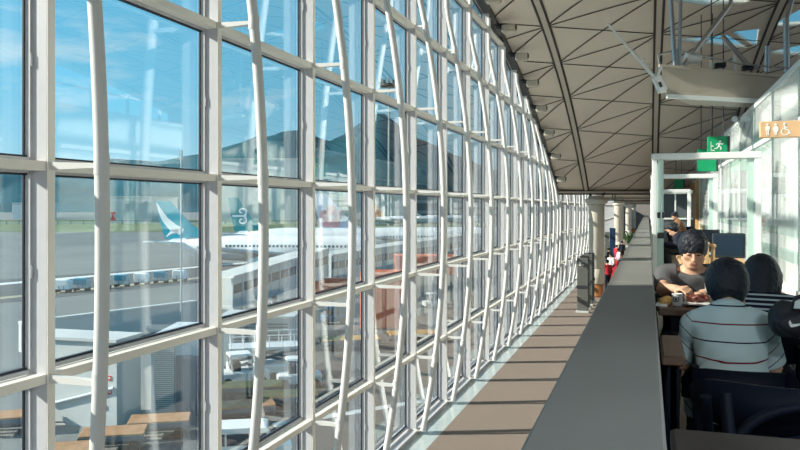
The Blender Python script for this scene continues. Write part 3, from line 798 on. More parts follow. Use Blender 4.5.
# ---- ground equipment
def wheels(t, xs_, ys_, r):
    for x in xs_:
        for y in ys_: MB().lathe((x,y,r), [(r*.5,-.14),(r,-.12),(r,.12),(r*.5,.14)], 16, axis='y').build('wheel', MATS['rubber'], t)
def uld(px, py, top, label, yaw=0., s=1.):
    p = on(px,py,APRON); t = thing('cargo_container', tuple(p), label, 'cargo container', 'cargo containers on trailers by the ramp road', rz=YAW+yaw, own=True)
    MB().box((-1.6*s,-.9*s,.45),(1.6*s,.9*s,.6)).build('trailer_deck', MATS['hangar_dark'], t)
    wheels(t,(-1.1*s,1.1*s),(-.7*s,.7*s),.25)
    MB().prism([(-1.5*s,-.8*s,.6),(1.5*s,-.8*s,.6),(1.5*s,-.8*s,2.1*s),(1.1*s,-.8*s,2.5*s),(-1.5*s,-.8*s,2.5*s)],(0,1.6*s,0)).build('container_body', MATS['vehicle_white' if top != 'tarp_blue' else 'pale_wall'], t)
    m = MB(); m.bbox((-1.55*s,-.86*s,1.3*s),(1.2*s,.86*s,2.58*s),.1); m.build('cover', MATS[top], t)
    for x in (-.5*s,.5*s): MB().box((x-.03,-.87*s,.6),(x+.03,-.8*s,1.3*s)).build('strap', MATS['hangar_dark'], t)
for i,(x,y,tp,l) in enumerate(((63,292.5,'vehicle_white','white wrapped cargo container, leftmost of the row past the parapet road'),(82,291,'tarp_blue','blue covered cargo container just left of the first strut'),
    (103,289,'vehicle_white','white cargo container half hidden by the first strut'),(122,287,'tarp_blue','blue covered cargo container just right of the first strut'),
    (142,285,'vehicle_white','white cargo container beneath the tail of the brushstroke jet'),(161,283.2,'tarp_blue','blue covered cargo container, rightmost blue one of the row'),
    (180,281.5,'vehicle_white','white cargo container at the right end of the row'))): uld(x,y,tp,l,0,.8)
def dolly(px, py, label, top='plank_brown', L=3.4, Wd=1.9, h=1.1, yaw=0., legs=True):
    p = on(px,py,APRON); t = thing('cargo_dolly', tuple(p), label, 'dolly', 'flat cargo dollies on the apron', rz=YAW+yaw, own=True)
    m = MB(); m.bbox((-L/2,-Wd/2,h-.14),(L/2,Wd/2,h),.03); m.build('deck', MATS[top], t)
    m = MB(); m.box((-L/2,-Wd/2-.05,h-.36),(L/2,-Wd/2+.08,h-.1)); m.box((-L/2,Wd/2-.08,h-.36),(L/2,Wd/2+.05,h-.1)); m.box((-L/2,-.1,.3),(L/2,.1,.55)); m.build('chassis', MATS['hangar_dark'], t)
    for x in (-L/2+.1,L/2-.1):
        for y in (-Wd/2+.1,Wd/2-.1): MB().box((x-.05,y-.05,.5),(x+.05,y+.05,h-.1)).build('post', MATS['hangar_dark'], t)
    wheels(t,(-L*.33,L*.33),(-Wd*.38,Wd*.38),.3)
    MB().beam((L/2,0,.45),(L/2+1.1,0,.35),.08,.08).build('tow_bar', MATS['hangar_dark'], t)
dolly(64,468,'brown planked dolly at the bottom edge between first mullion and strut',yaw=.2)
dolly(114,450,'brown planked dolly just right of the first strut',yaw=.2)
dolly(160,436,'brown planked dolly near the roller shutter',yaw=.2)
dolly(14,432,'brown planked dolly seen left of the first mullion',yaw=.3)
dolly(238,421,'brown planked dolly behind the parked white van',yaw=.3, L=4.5)
dolly(290,409,'ochre decked dolly left of the third mullion',top='ochre',yaw=.15, L=3.6)
dolly(252,399,'ochre decked dolly below the white tug',top='ochre',yaw=.15, L=4.2)
dolly(350,349,'long ochre decked dolly under the orange containers',top='ochre',yaw=.2, L=5.5, Wd=2.4)
dolly(416,343,'ochre decked dolly right of the long one by the orange containers',top='ochre',yaw=.2, L=5.5, Wd=2.4)
def tug(px, py, label, body='vehicle_white', yaw=0., s=1.):
    p = on(px,py,APRON); t = thing('baggage_tug', tuple(p), label, 'tug', 'small tugs on the apron', rz=YAW+yaw, own=True)
    m = MB(); m.bbox((-1.5*s,-.7*s,.3*s),(1.5*s,.7*s,1.0*s),.1*s); m.build('body', MATS[body], t)
    m = MB(); m.hexa([(-.9*s,-.65*s,1.9*s),(.5*s,-.65*s,1.9*s),(.5*s,.65*s,1.9*s),(-.9*s,.65*s,1.9*s),(-.85*s,-.6*s,2.02*s),(.4*s,-.6*s,2.02*s),(.4*s,.6*s,2.02*s),(-.85*s,.6*s,2.02*s)]); m.build('cab_roof', MATS[body], t)
    for x in (-.85*s,.5*s):
        for y in (-.6*s,.6*s): MB().beam((x+.15*s,y,1.*s),(x,y,1.92*s),.08*s,.08*s).build('cab_post', MATS[body], t)
    m = MB(); m.bbox((-.7*s,-.5*s,.9*s),(-.2*s,.5*s,1.55*s),.08*s); m.build('seat', MATS['rubber'], t)
    MB().box((.42*s,-.55*s,1.*s),(.47*s,.55*s,1.85*s)).build('windscreen', MATS['window_dark'], t)
    wheels(t,(-1.*s,1.*s),(-.6*s,.6*s),.35*s)
tug(243,386,'white tug with open cab beside the second strut',yaw=.4,s=1.25)
tug(200,371,'dark tug behind the second mullion, beyond the white one',body='hangar_dark',yaw=1.2)
tug(299,387,'white tug near the cargo loader left of the third mullion',yaw=.2,s=1.1)
tug(434,308,'small white tug on the dark apron in the sixth bay',yaw=.3)
tug(334,324,'dark blue tug under the orange containers',body='vehicle_blue',yaw=.2)
# scissor loader with railings
p = on(268,376,APRON); t = thing('cargo_loader', tuple(p), 'white cargo loader platform with railings left of the third mullion','loader', rz=YAW+.25, own=True)
m = MB(); m.bbox((-3.2,-1.4,.5),(3.2,1.4,1.1),.08); m.build('chassis', MATS['vehicle_white'], t)
m = MB(); m.box((-3.,-1.3,2.3),(3.,1.3,2.5)); m.build('platform', MATS['hangar_grey'], t)
for y in (-1.0,1.0):
    MB().beam((-2.4,y,1.1),(2.4,y,2.3),.16,.2).build('scissor_arm', MATS['hangar_dark'], t); MB().beam((2.4,y,1.1),(-2.4,y,2.3),.16,.2).build('scissor_arm', MATS['hangar_dark'], t)
m = MB()
for y in (-1.25,1.25):
    m.tube([(-2.9,y,3.4),(2.9,y,3.4)],.04,6)
    for i in range(7): m.tube([(-2.9+i*.966,y,2.5),(-2.9+i*.966,y,3.4)],.035,6)
m.build('railing', MATS['vehicle_white'], t); wheels(t,(-2.4,-1.2,1.2,2.4),(-1.1,1.1),.4)
# van
p = on(246,462,APRON); t = thing('van', tuple(p), 'white van with tinted windows parked below the brown dolly', 'van', rz=YAW+.18, own=True)
m = MB(); m.prism([(-2.3,-.9,.35),(2.3,-.9,.35),(2.35,-.9,.95),(1.75,-.9,1.1),(1.1,-.9,1.95),(.9,-.9,2.02),(-2.15,-.9,2.02),(-2.3,-.9,1.8)],(0,1.8,0)); m.build('body', MATS['vehicle_white'], t)
for x0,x1 in ((-2.05,-1.05),(-.95,.15)): MB().box((x0,-.93,1.15),(x1,-.89,1.75)).build('side_window', MATS['window_dark'], t)
MB().prism([(.25,-.93,1.15),(1.5,-.93,1.15),(1.0,-.93,1.75),(.25,-.93,1.75)],(0,.04,0)).build('side_window', MATS['window_dark'], t)
MB().prism([(1.72,-.8,1.16),(1.72,.8,1.16),(1.16,.75,1.9),(1.16,-.75,1.9)],(.04,0,.03)).build('windscreen', MATS['window_dark'], t)
MB().box((-2.3,-.93,.5),(2.3,-.9,.75)).build('blue_stripe', MATS['tarp_blue'], t); wheels(t,(-1.5,1.5),(-.8,.8),.34)
# orange stacked containers and gantry
for i,(x,y,l,sx,hz) in enumerate(((384,330,'tall orange container stack behind the fourth strut',5.2,6.4),(425,318,'orange container right of the tall stack, in the sixth bay',7.5,2.6),(330,306,'orange container seen low in the fourth bay',6,2.2))):
    D_ = (EYE-APRON)*F/(y-208); s_ = D_/F; p = on(x,y,APRON)
    t = thing('freight_container', tuple(p), l, 'container', 'orange freight containers on the apron', rz=YAW, own=True)
    zo = 0 if i == 0 else 5.0 if i == 1 else 1.4
    m = MB(); m.bbox((-sx/2,0,zo+.15),(sx/2,2.6,zo+hz),.06); m.build('body', MATS['orange_box'], t)
    m = MB()
    for j in range(int(sx/.4)): m.box((-sx/2+.1+j*.4,-.05,zo+.3),(-sx/2+.3+j*.4,.02,zo+hz-.15))
    m.build('corrugation', MATS['orange_box'], t)
    if zo:
        for xx in (-sx/2+.2,sx/2-.2):
            for yy in (.2,2.4): MB().box((xx-.12,yy-.12,0),(xx+.12,yy+.12,zo+.15)).build('support_leg', MATS['hangar_dark'], t)
# light poles near the pier
for (px,py,top,l) in ((266,300,205,'thin lamp pole with looped head in front of the curl jet'),(181,330,150,'tall grey apron lamp pole left of the second mullion'),(374,300,180,'slim grey apron lamp pole before the small orange tail')):
    p = on(px,py,APRON); k_ = depth(p.x,p.y)/F; h_ = (py-top)*k_
    t = thing('lamp_pole', tuple(p), l, 'lamp pole', rz=YAW, own=True)
    MB().tube([(0,0,0),(0,0,h_)],[.9*k_,.6*k_],10).build('pole', MATS['hangar_grey'], t)
    m = MB(); m.tube([(0,0,h_*.93),(1.5*k_,0,h_*.97),(1.2*k_,0,h_),(-1.2*k_,0,h_),(-1.5*k_,0,h_*.97),(0,0,h_*.93)],.3*k_,6); m.build('lamp_head', MATS['hangar_dark'], t)
    MB().lathe((0,0,0),[(2*k_,0),(2*k_,.3),(1.2*k_,.5)],14).build('base', MATS['concrete'], t)
# ================================================================== cafe level
mat('chair_black', (.0035,.0065,.015), .6, spec=.14)
mat('table_dark', (.020,.017,.020), .38, noise=.3, nscale=5)
mat('table_brown', (.13,.075,.052), .4, noise=.15, nscale=6)
mat('porcelain', (.82,.83,.82), .25)
mat('mug_mark', (.02,.03,.03), .5)
mat('bread', (.70,.42,.14), .8, noise=.25, nscale=60)
mat('food_red', (.13,.03,.02), .5, noise=.4, nscale=50)
mat('paper', (.72,.72,.68), .9)
mat('paper_print', (.22,.22,.24), .9)
mat('bag_black', (.012,.014,.02), .6, bump=.3, bscale=90)
mat('label_white', (.60,.66,.66), .7)
mat('portal_white', (.74,.77,.76), .4)
mat('sign_board', (.66,.42,.23), .55, noise=.06, nscale=5)
mat('gantry_skin', (.47,.42,.35), .45, noise=.04, nscale=.8)
mat('divider_grey', (.12,.125,.115), .5)
mat('seat_red', (.50,.02,.035), .6)
mat('board_blue', (.010,.035,.085), .4)
mat('leaf', (.06,.16,.05), .7)
mat('glass_edge', (.46,.62,.57), .3)
mat('sneaker', (.68,.66,.62), .8)
mat('rubber_sole', (.8,.79,.76), .7)
mat('monitor_frame', (.02,.03,.045), .4)
mat('far_shop', (.10,.12,.13), .5)
WX = 2.0
def wallpt(px, z): return None
# right-hand wall: white lower tier, white upper tier, glazed front
o = MB().box((WX+.12,1.5,MEZ),(WX+.24,75,EYE+2.02)).build('wall_shopfront', MATS['wall_white']); o['kind'] = 'structure'
t = thing('trim_4', (WX,10,MEZ), kind='structure')
MB().box((WX-.03,1.5,EYE+1.17),(WX+.10,60,EYE+1.25)).build('rail', MATS['portal_white'], t)
MB().box((WX-.02,1.5,EYE+1.96),(WX+.14,60,EYE+2.05)).build('top_rail', MATS['portal_white'], t)
MB().box((WX-.02,1.5,MEZ),(WX+.10,60,MEZ+.12)).build('kick_rail', MATS['portal_white'], t)
for i in range(24):
    y = 2.2+2.4*i
    g_ = thing('window_%d' % (100+i), (WX,y,MEZ), kind='structure')
    MB().box((WX,y+.03,MEZ+.12),(WX+.014,y+2.37,EYE+1.17)).build('glass_pane', MATS['cafe_glass'], g_)
    MB().box((WX,y+.03,EYE+1.25),(WX+.014,y+2.37,EYE+1.96)).build('upper_pane', MATS['cafe_glass'], g_)
    MB().box((WX-.004,y+.03,EYE-.42),(WX,y+2.37,EYE-.30)).build('frosted_band', MATS['frosted'], g_)
    MB().box((WX-.004,y+.03,EYE-.80),(WX,y+2.37,EYE-.62)).build('frosted_band', MATS['frosted'], g_)
    MB().box((WX-.006,y-.010,MEZ+.12),(WX+.02,y+.010,EYE+1.96)).build('glass_edge', MATS['glass_edge'], g_)
    if i % 2: MB().box((WX-.01,y-.05,MEZ),(WX+.12,y-.017,EYE+2.0)).build('post', MATS['portal_white'], g_)
# brown timber doorway further along
a = wallY = (31.5+WX*ST)/CT; b = (38+WX*ST)/CT
t = thing('door_1', (WX,a,MEZ), kind='structure')
MB().box((WX-.10,a,MEZ),(WX+.11,b,EYE+1.10)).build('door_leaf', MATS['brown_wood'], t)
MB().box((WX-.14,a-.2,MEZ),(WX+.11,a,EYE+1.16)).build('door_jamb', MATS['tan_wood'], t)
MB().box((WX-.14,b,MEZ),(WX+.11,b+.2,EYE+1.16)).build('door_jamb', MATS['tan_wood'], t)

# white door-height portals across the aisle
def portal(D, x0, x1, ytop, pw, label, leaf=True):
    A = at(x0,208,D); B = at(x1,208,D); zt = EYE+(208-ytop)/F*D
    xa, xb = max(A.x,.05), min(B.x, WX-.03); y = A.y
    t = thing('portal_frame', (xa,y,MEZ), label, 'door frame', 'white portals across the aisle')
    w_ = pw
    MB().bbox((xa,y,MEZ),(xa+w_,y+.22,zt-w_*1.3),.01).build('post', MATS['portal_white'], t)
    MB().bbox((xb-w_*1.2,y,MEZ),(xb,y+.22,zt-w_*1.3),.01).build('post', MATS['portal_white'], t)
    MB().bbox((xa-.01,y-.01,zt-w_*1.3),(xb,y+.23,zt),.012).build('lintel', MATS['portal_white'], t)
    if leaf:
        g_ = MB(); g_.box((xa+w_+.02,y+.05,MEZ+.02),(xa+w_+.04,y+1.0,zt-w_*1.35)); lf = g_.build('glass_leaf', MATS['cafe_glass'], t)
        m = MB(); m.box((xa+w_+.01,y+.0,MEZ+.01),(xa+w_+.10,y+.06,zt-w_*1.35)); m.box((xa+w_+.01,y+.97,MEZ+.01),(xa+w_+.06,y+1.03,zt-w_*1.35)); m.build('leaf_frame', MATS['glass_edge'], lf)
        for zz in (1.12,.78):
            m = MB(); m.bbox((xa+w_+.0,y-.02,MEZ+zz),(xa+w_+.11,y+.0,MEZ+zz+.10),.01); m.build('lock_plate', MATS['dark_metal'], lf)
        m = MB(); m.tube([(xa+w_+.06,y-.06,MEZ+.95),(xa+w_+.06,y-.06,MEZ+1.35)],.012,8); m.build('pull_handle', MATS['steel'], lf)
        MB().box((xb-w_*1.2-.10,y+.04,MEZ+.02),(xb-w_*1.2,y+.10,zt-w_*1.35)).build('side_light', MATS['glass_edge'], t)
    return t
portal(12.8, 652, 757, 153.5, .085, 'nearest white portal, its lintel crossing before the green signs')
portal(19.5, 651, 716, 174.5, .085, 'white portal just behind the nearest one', True)
portal(27.5, 650.5, 690, 189.5, .085, 'farthest white portal, by the brown timber door', False)

# hanging exit signs, running figure and door
def running_man(mb, c, s, y, mi):
    P = lambda u, v: (c[0]+u*s, y, c[1]+v*s)
    def seg(u0,v0,u1,v1,w): mb.beam(P(u0,v0),P(u1,v1),w*s,.004,mi,up=(0,1,0))
    mb.lathe((c[0]+.08*s,y,c[1]+.30*s),[(.01*s,-.002),(.075*s,-.0015),(.075*s,.0015),(.01*s,.002)],12,mi,axis='y')
    seg(.04,.2,-.04,-.04,.13); seg(.04,.17,.22,.08,.06); seg(.22,.08,.30,.16,.05); seg(.03,.18,-.16,.14,.06); seg(-.16,.14,-.20,.02,.05)
    seg(-.04,-.04,.14,-.14,.075); seg(.14,-.14,.10,-.33,.06); seg(-.04,-.04,-.14,-.2,.075); seg(-.14,-.2,-.34,-.22,.06)
def exit_sign(px0,py0,px1,py1,D,label,marks=True):
    A = at(px0,py1,D); wd = (px1-px0)/F*D*CT*1.0; ht = (py1-py0)/F*D; y = A.y; x = A.x; z = A.z
    t = thing('exit_sign', (x,y,z), label, 'exit sign', 'green hanging exit signs')
    MB().bbox((x,y,z),(x+wd,y+.10,z+ht),.012).build('sign_box', MATS['sign_green'], t)
    if marks:
        m = MB(); cx, cz = x+wd*.58, z+ht*.5; running_man(m,(cx,cz),ht*.72,y-.004,0)
        m.box((x+wd*.16,y-.006,z+ht*.22),(x+wd*.19,y-.001,z+ht*.72)); m.box((x+wd*.16,y-.006,z+ht*.22),(x+wd*.36,y-.001,z+ht*.27)); m.box((x+wd*.16,y-.006,z+ht*.45),(x+wd*.30,y-.001,z+ht*.5))
        m.build('running_figure', MATS['white_mark'], t)
    zz = roof_z(x+wd/2, y)
    m = MB()
    for q in (.2,.8): m.tube([(x+wd*q,y+.05,z+ht),(x+wd*q,y+.05,zz)],.012,6)
    m.build('hanger', MATS['dark_metal'], t)
    m = MB(); m.box((x+wd,y,z-.0),(x+wd+.05,y+.10,z+ht)); m.build('end_cap', MATS['dark_metal'], t)
exit_sign(707.5,136.5,727,155,17.5,'green exit sign with white running figure above the nearest portal lintel')
exit_sign(697.5,149,716,171.5,21.5,'plain green sign half hidden behind the nearest portal lintel',False)
exit_sign(674,179.5,683.5,190,34,'smallest green sign hanging beyond the second portal',False)

# restroom sign: board with three white figures
A = at(760,138,9.5); B = at(806,121,9.5); y = A.y; x0, z0, x1, z1 = A.x, A.z, B.x, at(760,121.5,9.5).z
t = thing('restroom_sign', (x0,y,z0), 'tan projecting board with white restroom figures at the right edge', 'sign')
MB().bbox((x0,y,z0),(x1,y+.08,z1),.008).build('board', MATS['sign_board'], t)
sc_ = 9.5/F*CT; Zc = (z0+z1)/2
m = MB()
def disc(cx, cz, r): m.lathe((cx,y-.003,cz),[(r*.2,-.002),(r,-.0015),(r,.0015),(r*.2,.002)],14,axis='y')
def bar(u0,v0,u1,v1,w): m.beam((u0,y-.003,v0),(u1,y-.003,v1),w,.005,0,up=(0,1,0))
u = x0+7.3*sc_; disc(u,Zc+5*sc_,1.2*sc_); bar(u,Zc+3.6*sc_,u,Zc-.5*sc_,2.4*sc_); bar(u-.7*sc_,Zc-.3*sc_,u-.7*sc_,Zc-6*sc_,.9*sc_); bar(u+.7*sc_,Zc-.3*sc_,u+.7*sc_,Zc-6*sc_,.9*sc_); bar(u-1.8*sc_,Zc+3.4*sc_,u-1.8*sc_,Zc-1*sc_,.7*sc_); bar(u+1.8*sc_,Zc+3.4*sc_,u+1.8*sc_,Zc-1*sc_,.7*sc_)
m.build('man_figure', MATS['white_mark'], t); m = MB()
u = x0+15*sc_; disc(u,Zc+5*sc_,1.2*sc_); m.prism([(u-.8*sc_,y-.005,Zc+3.6*sc_),(u+.8*sc_,y-.005,Zc+3.6*sc_),(u+2.4*sc_,y-.005,Zc-2.5*sc_),(u-2.4*sc_,y-.005,Zc-2.5*sc_)],(0,.004,0)); bar(u-.7*sc_,Zc-2.3*sc_,u-.7*sc_,Zc-6*sc_,.8*sc_); bar(u+.7*sc_,Zc-2.3*sc_,u+.7*sc_,Zc-6*sc_,.8*sc_); bar(u-1.2*sc_,Zc+3.2*sc_,u-2.8*sc_,Zc-.6*sc_,.7*sc_); bar(u+1.2*sc_,Zc+3.2*sc_,u+2.8*sc_,Zc-.6*sc_,.7*sc_)
m.build('woman_figure', MATS['white_mark'], t); m = MB()
u = x0+24*sc_; disc(u-.6*sc_,Zc+5.4*sc_,1.2*sc_); bar(u-.6*sc_,Zc+4*sc_,u-.2*sc_,Zc-.8*sc_,1.3*sc_); bar(u-.4*sc_,Zc+1.8*sc_,u+2.6*sc_,Zc+1.8*sc_,.8*sc_); bar(u-.2*sc_,Zc-.8*sc_,u+3*sc_,Zc-.8*sc_,1*sc_); bar(u+3*sc_,Zc-.8*sc_,u+4.4*sc_,Zc-4.8*sc_,1*sc_); bar(u+4.2*sc_,Zc-4.8*sc_,u+5.6*sc_,Zc-4.4*sc_,.8*sc_)
for i in range(11):
    a0, a1 = math.radians(110+i*22), math.radians(110+(i+1)*22); r = 3.6*sc_; cx, cz = u+.0*sc_, Zc-2.6*sc_
    bar(cx+r*math.cos(a0),cz+r*math.sin(a0),cx+r*math.cos(a1),cz+r*math.sin(a1),.85*sc_)
m.build('wheelchair_figure', MATS['white_mark'], t)
MB().box((x1,y+.01,z0+.02),(WX+.12,y+.07,z0+.05)).build('bracket', MATS['steel'], t)
# small dome camera on the wall head
p = at(739,120,17.5)
t = thing('security_camera', tuple(p), 'small white camera on the wall head beside the exit sign', 'camera')
m = MB(); m.tube([(p.x-.12,p.y-.25,p.z),(p.x+.1,p.y+.1,p.z)],.07,12); m.build('body', MATS['portal_white'], t)
m = MB(); m.tube([(p.x,p.y,p.z),(WX+.15,p.y+.05,EYE+2.02)],.03,8); m.build('bracket', MATS['portal_white'], t)

# ------------------------------------------------------------------ suspended service gantry
DG = 15.2
def gp(px, py, dD=0): return at(px, py, DG+dD)
t = thing('service_gantry', tuple(gp(720,90)), 'beige boat-shaped gantry hanging from the vault above the portals', 'gantry')
P = [gp(660,66),gp(668,96),gp(812,103.5),gp(812,80)]
back = [gp(676,91,2.2),gp(690,105,1.6),gp(812,110,1.6),gp(812,101,2.2)]
m = MB(); vs = P+back
m.add(vs, [(0,1,2,3),(7,6,5,4),(0,4,5,1),(1,5,6,2),(3,2,6,7),(0,3,7,4)]); m.build('hull', MATS['gantry_skin'], t)
m = MB(); a_, b_ = gp(667,96.3,-.03), gp(812,103.8,-.03); m.beam(a_,b_,.10,.08); a_, b_ = gp(659,65.5,-.02), gp(812,79.6,-.02); m.build('edge_trim', MATS['portal_white'], t); m = MB(); m.beam(a_,b_,.07,.05); m.build('top_edge', MATS['gantry_skin'], t)
m = MB(); m.add([gp(690,94.6,-.02),gp(742,84,-.02),gp(790,96,-.02),gp(770,99,-.02),gp(724,97.4,-.02)], [(0,1,2,3,4)]); m.build('keel_fold', MATS['gantry_skin'], t)
def pole(t, pts, r, m_='steel', n='strut'): return MB().tube(pts, r, 8).build(n, MATS[m_], t)
def up(p):
    q = Vector(p); return q
for (x0,y0,x1,y1,r,dd) in ((675,66,669,-30,.045,0),(679.5,66,681,-30,.035,0),(683,66,730,5,.05,.2),(684,67,722,17,.04,.9),(730,5,738,-40,.045,.2),(752,70,722,36,.06,1.6),(760,70,741,60,.03,1.6),(767,72,767,46,.05,1.),(787,72,786,18,.06,1.),(787,18,800,-30,.05,1.)):
    pole(t, [gp(x0,y0,dd), gp(x1,y1,dd)], r)
for (x,y0,y1) in ((711,60,71),(735,56,72)): pole(t, [gp(x,y1,.2),gp(x-.5,y0,.2)], .035, 'portal_white', 'stanchion')
pole(t, [gp(658,55,.1),gp(677,50,.1)], .02, 'steel', 'guard_wire'); pole(t, [gp(677,50,.1),gp(740,64,.1),gp(812,70,.1)], .018, 'steel', 'guard_wire'); pole(t, [gp(658,55,.1),gp(660,66,.1)], .02, 'steel', 'guard_wire')
pole(t, [gp(677,50,.1),gp(677,67,.1)], .05, 'portal_white', 'stanchion')
sp_ = thing('spotlight', tuple(gp(694,65)), 'white barrel spotlight lying on the left end of the gantry', 'spotlight')
MB().tube([gp(686,57.5,.25),gp(700,58.5,.25),gp(701.5,59,.25)], [.13,.10,.04], 14).build('barrel', MATS['portal_white'], sp_)
MB().beam(gp(688,59,.25),gp(688,64,.25),.05,.05).build('yoke', MATS['steel'], sp_)
for i,(x,l) in enumerate(((720,'left dark floodlight box on the gantry deck'),(747.5,'right dark floodlight box on the gantry deck'))):
    f_ = thing('floodlight', tuple(gp(x,70)), l, 'floodlight', 'floodlights on the gantry')
    p = gp(x,65.5+2.6*i,.3); MB().bbox((p.x-.11,p.y-.1,p.z-.05),(p.x+.11,p.y+.1,p.z+.05),.015).build('housing', MATS['dark_metal'], f_)
    MB().box((p.x-.09,p.y-.108,p.z-.035),(p.x+.09,p.y-.1,p.z+.03)).build('lens', MATS['screen_dark'], f_)
    MB().box((p.x-.04,p.y-.03,p.z-.12),(p.x+.04,p.y+.03,p.z-.05)).build('bracket', MATS['steel'], f_)
an = thing('antenna_boom', tuple(gp(660,84)), 'white slanting boom reaching up left from the gantry tip', 'boom')
MB().tube([gp(608,24,-.3),gp(655,78,-.3)], [.022,.04], 8).build('boom', MATS['portal_white'], an)
for (x,y) in ((641,62.5),(646,68)): MB().tube([gp(x,y,-.3),gp(x+3,y-3.5,-.3),gp(x+3.4,y-2,-.3)], .03, 6).build('peg', MATS['white_mark'], an)
m = MB(); c = gp(660,83,-.3); m.beam(gp(656,77,-.3),gp(663,91,-.3),.12,.16); m.beam(gp(658,92,-.3),gp(666,91,-.3),.05,.06); m.beam(gp(661,66,-.3),gp(657,78,-.3),.05,.05); m.build('clamp_head', MATS['white_mark'], an)
m = MB(); m.beam(gp(659.5,82,-.42),gp(661.5,87,-.42),.07,.03); m.build('sensor_window', MATS['dark_metal'], an)

# ------------------------------------------------------------------ cafe tables
def table(name_label, x0, x1, y0, y1, zt, m='table_brown', legs=True, th=.035, apron=True):
    t = thing('cafe_table', ((x0+x1)/2,(y0+y1)/2,MEZ), name_label, 'table')
    MB().bbox((x0,y0,zt-th),(x1,y1,zt),.006).build('tabletop', MATS[m], t)
    if apron: MB().box((x0+.03,y0+.03,zt-th-.08),(x1-.03,y1-.03,zt-th)).build('apron', MATS['chair_black'], t)
    for x in (x0+.03,x1-.06):
        for y in (y0+.03,y1-.06): MB().box((x,y,MEZ),(x+.03,y+.03,zt-th)).build('leg', MATS['chair_black'], t)
    return t
ZT = EYE-.515
table('brown table with mug and food between the two seated persons', .05, .35, 4.10, 4.62, ZT)
table('brown table beyond the leaning person with black bobbed hair', .47, 1.15, 4.40, 4.80, ZT)
table('narrow brown side table squeezed between ledge and striped shirt', .045, .125, 2.80, 3.27, ZT)
table('dark foreground table top at the bottom right corner', .05, 1.6, 1.05, 1.93, EYE-.525, 'table_dark')
table('table with newspapers at the right edge beside the striped shirt', .665, 1.45, 2.62, 3.45, ZT)

# mug with round emblem
p = on(677.3,306.0,ZT)
t = thing('mug', (p.x,p.y,ZT), 'white mug with dark round emblem on the table before the facing person', 'mug')
ms = .82
MB().lathe((p.x,p.y,ZT), [(r_*ms,h_*ms) for r_,h_ in [(.024,0),(.030,.003),(.031,.02),(.033,.078),(.0345,.08),(.0315,.08),(.029,.02),(.004,.012)]], 28).build('body', MATS['porcelain'], t)
m = MB(); m.tube([(p.x+(.030+.022*math.sin(a))*ms,p.y+.01,ZT+(.042-.026*math.cos(a))*ms) for a in np.linspace(.1,math.pi-.1,9)], .004, 8); m.build('handle', MATS['porcelain'], t)
m = MB(); R_ = .0335*ms; a0 = -math.pi/2-.28
def mp_(u, v, d=.0006): a = a0+u*ms/R_; return (p.x+(R_+d)*math.cos(a), p.y+(R_+d)*math.sin(a), ZT+(.046+v)*ms)
N = 20
for i in range(N):
    a, b = 2*math.pi*i/N, 2*math.pi*(i+1)/N
    m.add([mp_(.019*math.cos(a),.019*math.sin(a)),mp_(.019*math.cos(b),.019*math.sin(b)),mp_(.014*math.cos(b),.014*math.sin(b)),mp_(.014*math.cos(a),.014*math.sin(a))],[(0,1,2,3)])
m.add([mp_(-.005,-.010),mp_(.005,-.010),mp_(.006,.004),mp_(0,.010),mp_(-.006,.004)],[(0,1,2,3,4)])
m.build('round_emblem', MATS['mug_mark'], t, recalc=False)
# bread roll on napkin, food, papers
p = on(666,305.0,ZT)
f_ = Field((-.05,-.05,-.005),(.05,.05,.06),.0035)
f_.ell((0,0,.02),(.036,.028,.022),.01).ell((.010,.0,.028),(.022,.024,.018),.01).wrinkle(.0012,260,2)
t = thing('bread_roll', (p.x,p.y,ZT+.003), 'golden bread roll on the table left of the mug', 'bread', own=True); f_.mesh('roll', MATS['bread'], t)
p = on(661,305.5,ZT); t = thing('napkin', (p.x,p.y,ZT+.001), 'crumpled white napkin at the table edge left of the roll', 'napkin')
MB().hexa([(p.x-.03,p.y-.03,ZT),(p.x+.03,p.y-.04,ZT),(p.x+.035,p.y+.01,ZT),(p.x-.02,p.y+.03,ZT),(p.x-.03,p.y-.03,ZT+.004),(p.x+.03,p.y-.03,ZT+.016),(p.x+.03,p.y+.01,ZT+.006),(p.x-.02,p.y+.03,ZT+.014)]).build('sheet', MATS['paper'], t)
p = on(698,306,ZT); t = thing('plate', (p.x,p.y,ZT), 'white plate partly hidden beside the striped shoulder', 'plate')
MB().lathe((p.x,p.y,ZT), [(.03,0),(.045,.004),(.075,.012),(.078,.014),(.074,.015),(.045,.008),(.005,.007)], 30).build('dish', MATS['porcelain'], t)
p2 = on(697,299,ZT+.03)
f_ = Field((-.09,-.06,-.03),(.09,.06,.05),.004); f_.cone((-.05,0,.0),(.05,.01,.004),.018,.017,.01).ell((.01,0,.012),(.028,.022,.013),.01).wrinkle(.003,120,4)
t = thing('sandwich', (p2.x,p2.y,p2.z), 'reddish toasted sandwich held over the plate', 'food', own=True); f_.mesh('filling', MATS['food_red'], t)
t = thing('drinking_glass', tuple(on(711,303,ZT)), 'clear glass of water behind the striped shoulder', 'glass', own=True)
MB().lathe((0,0,0), [(.026,0),(.028,.002),(.032,.105),(.030,.105),(.026,.008),(.003,.006)], 24).build('tumbler', MATS['cafe_glass'], t)

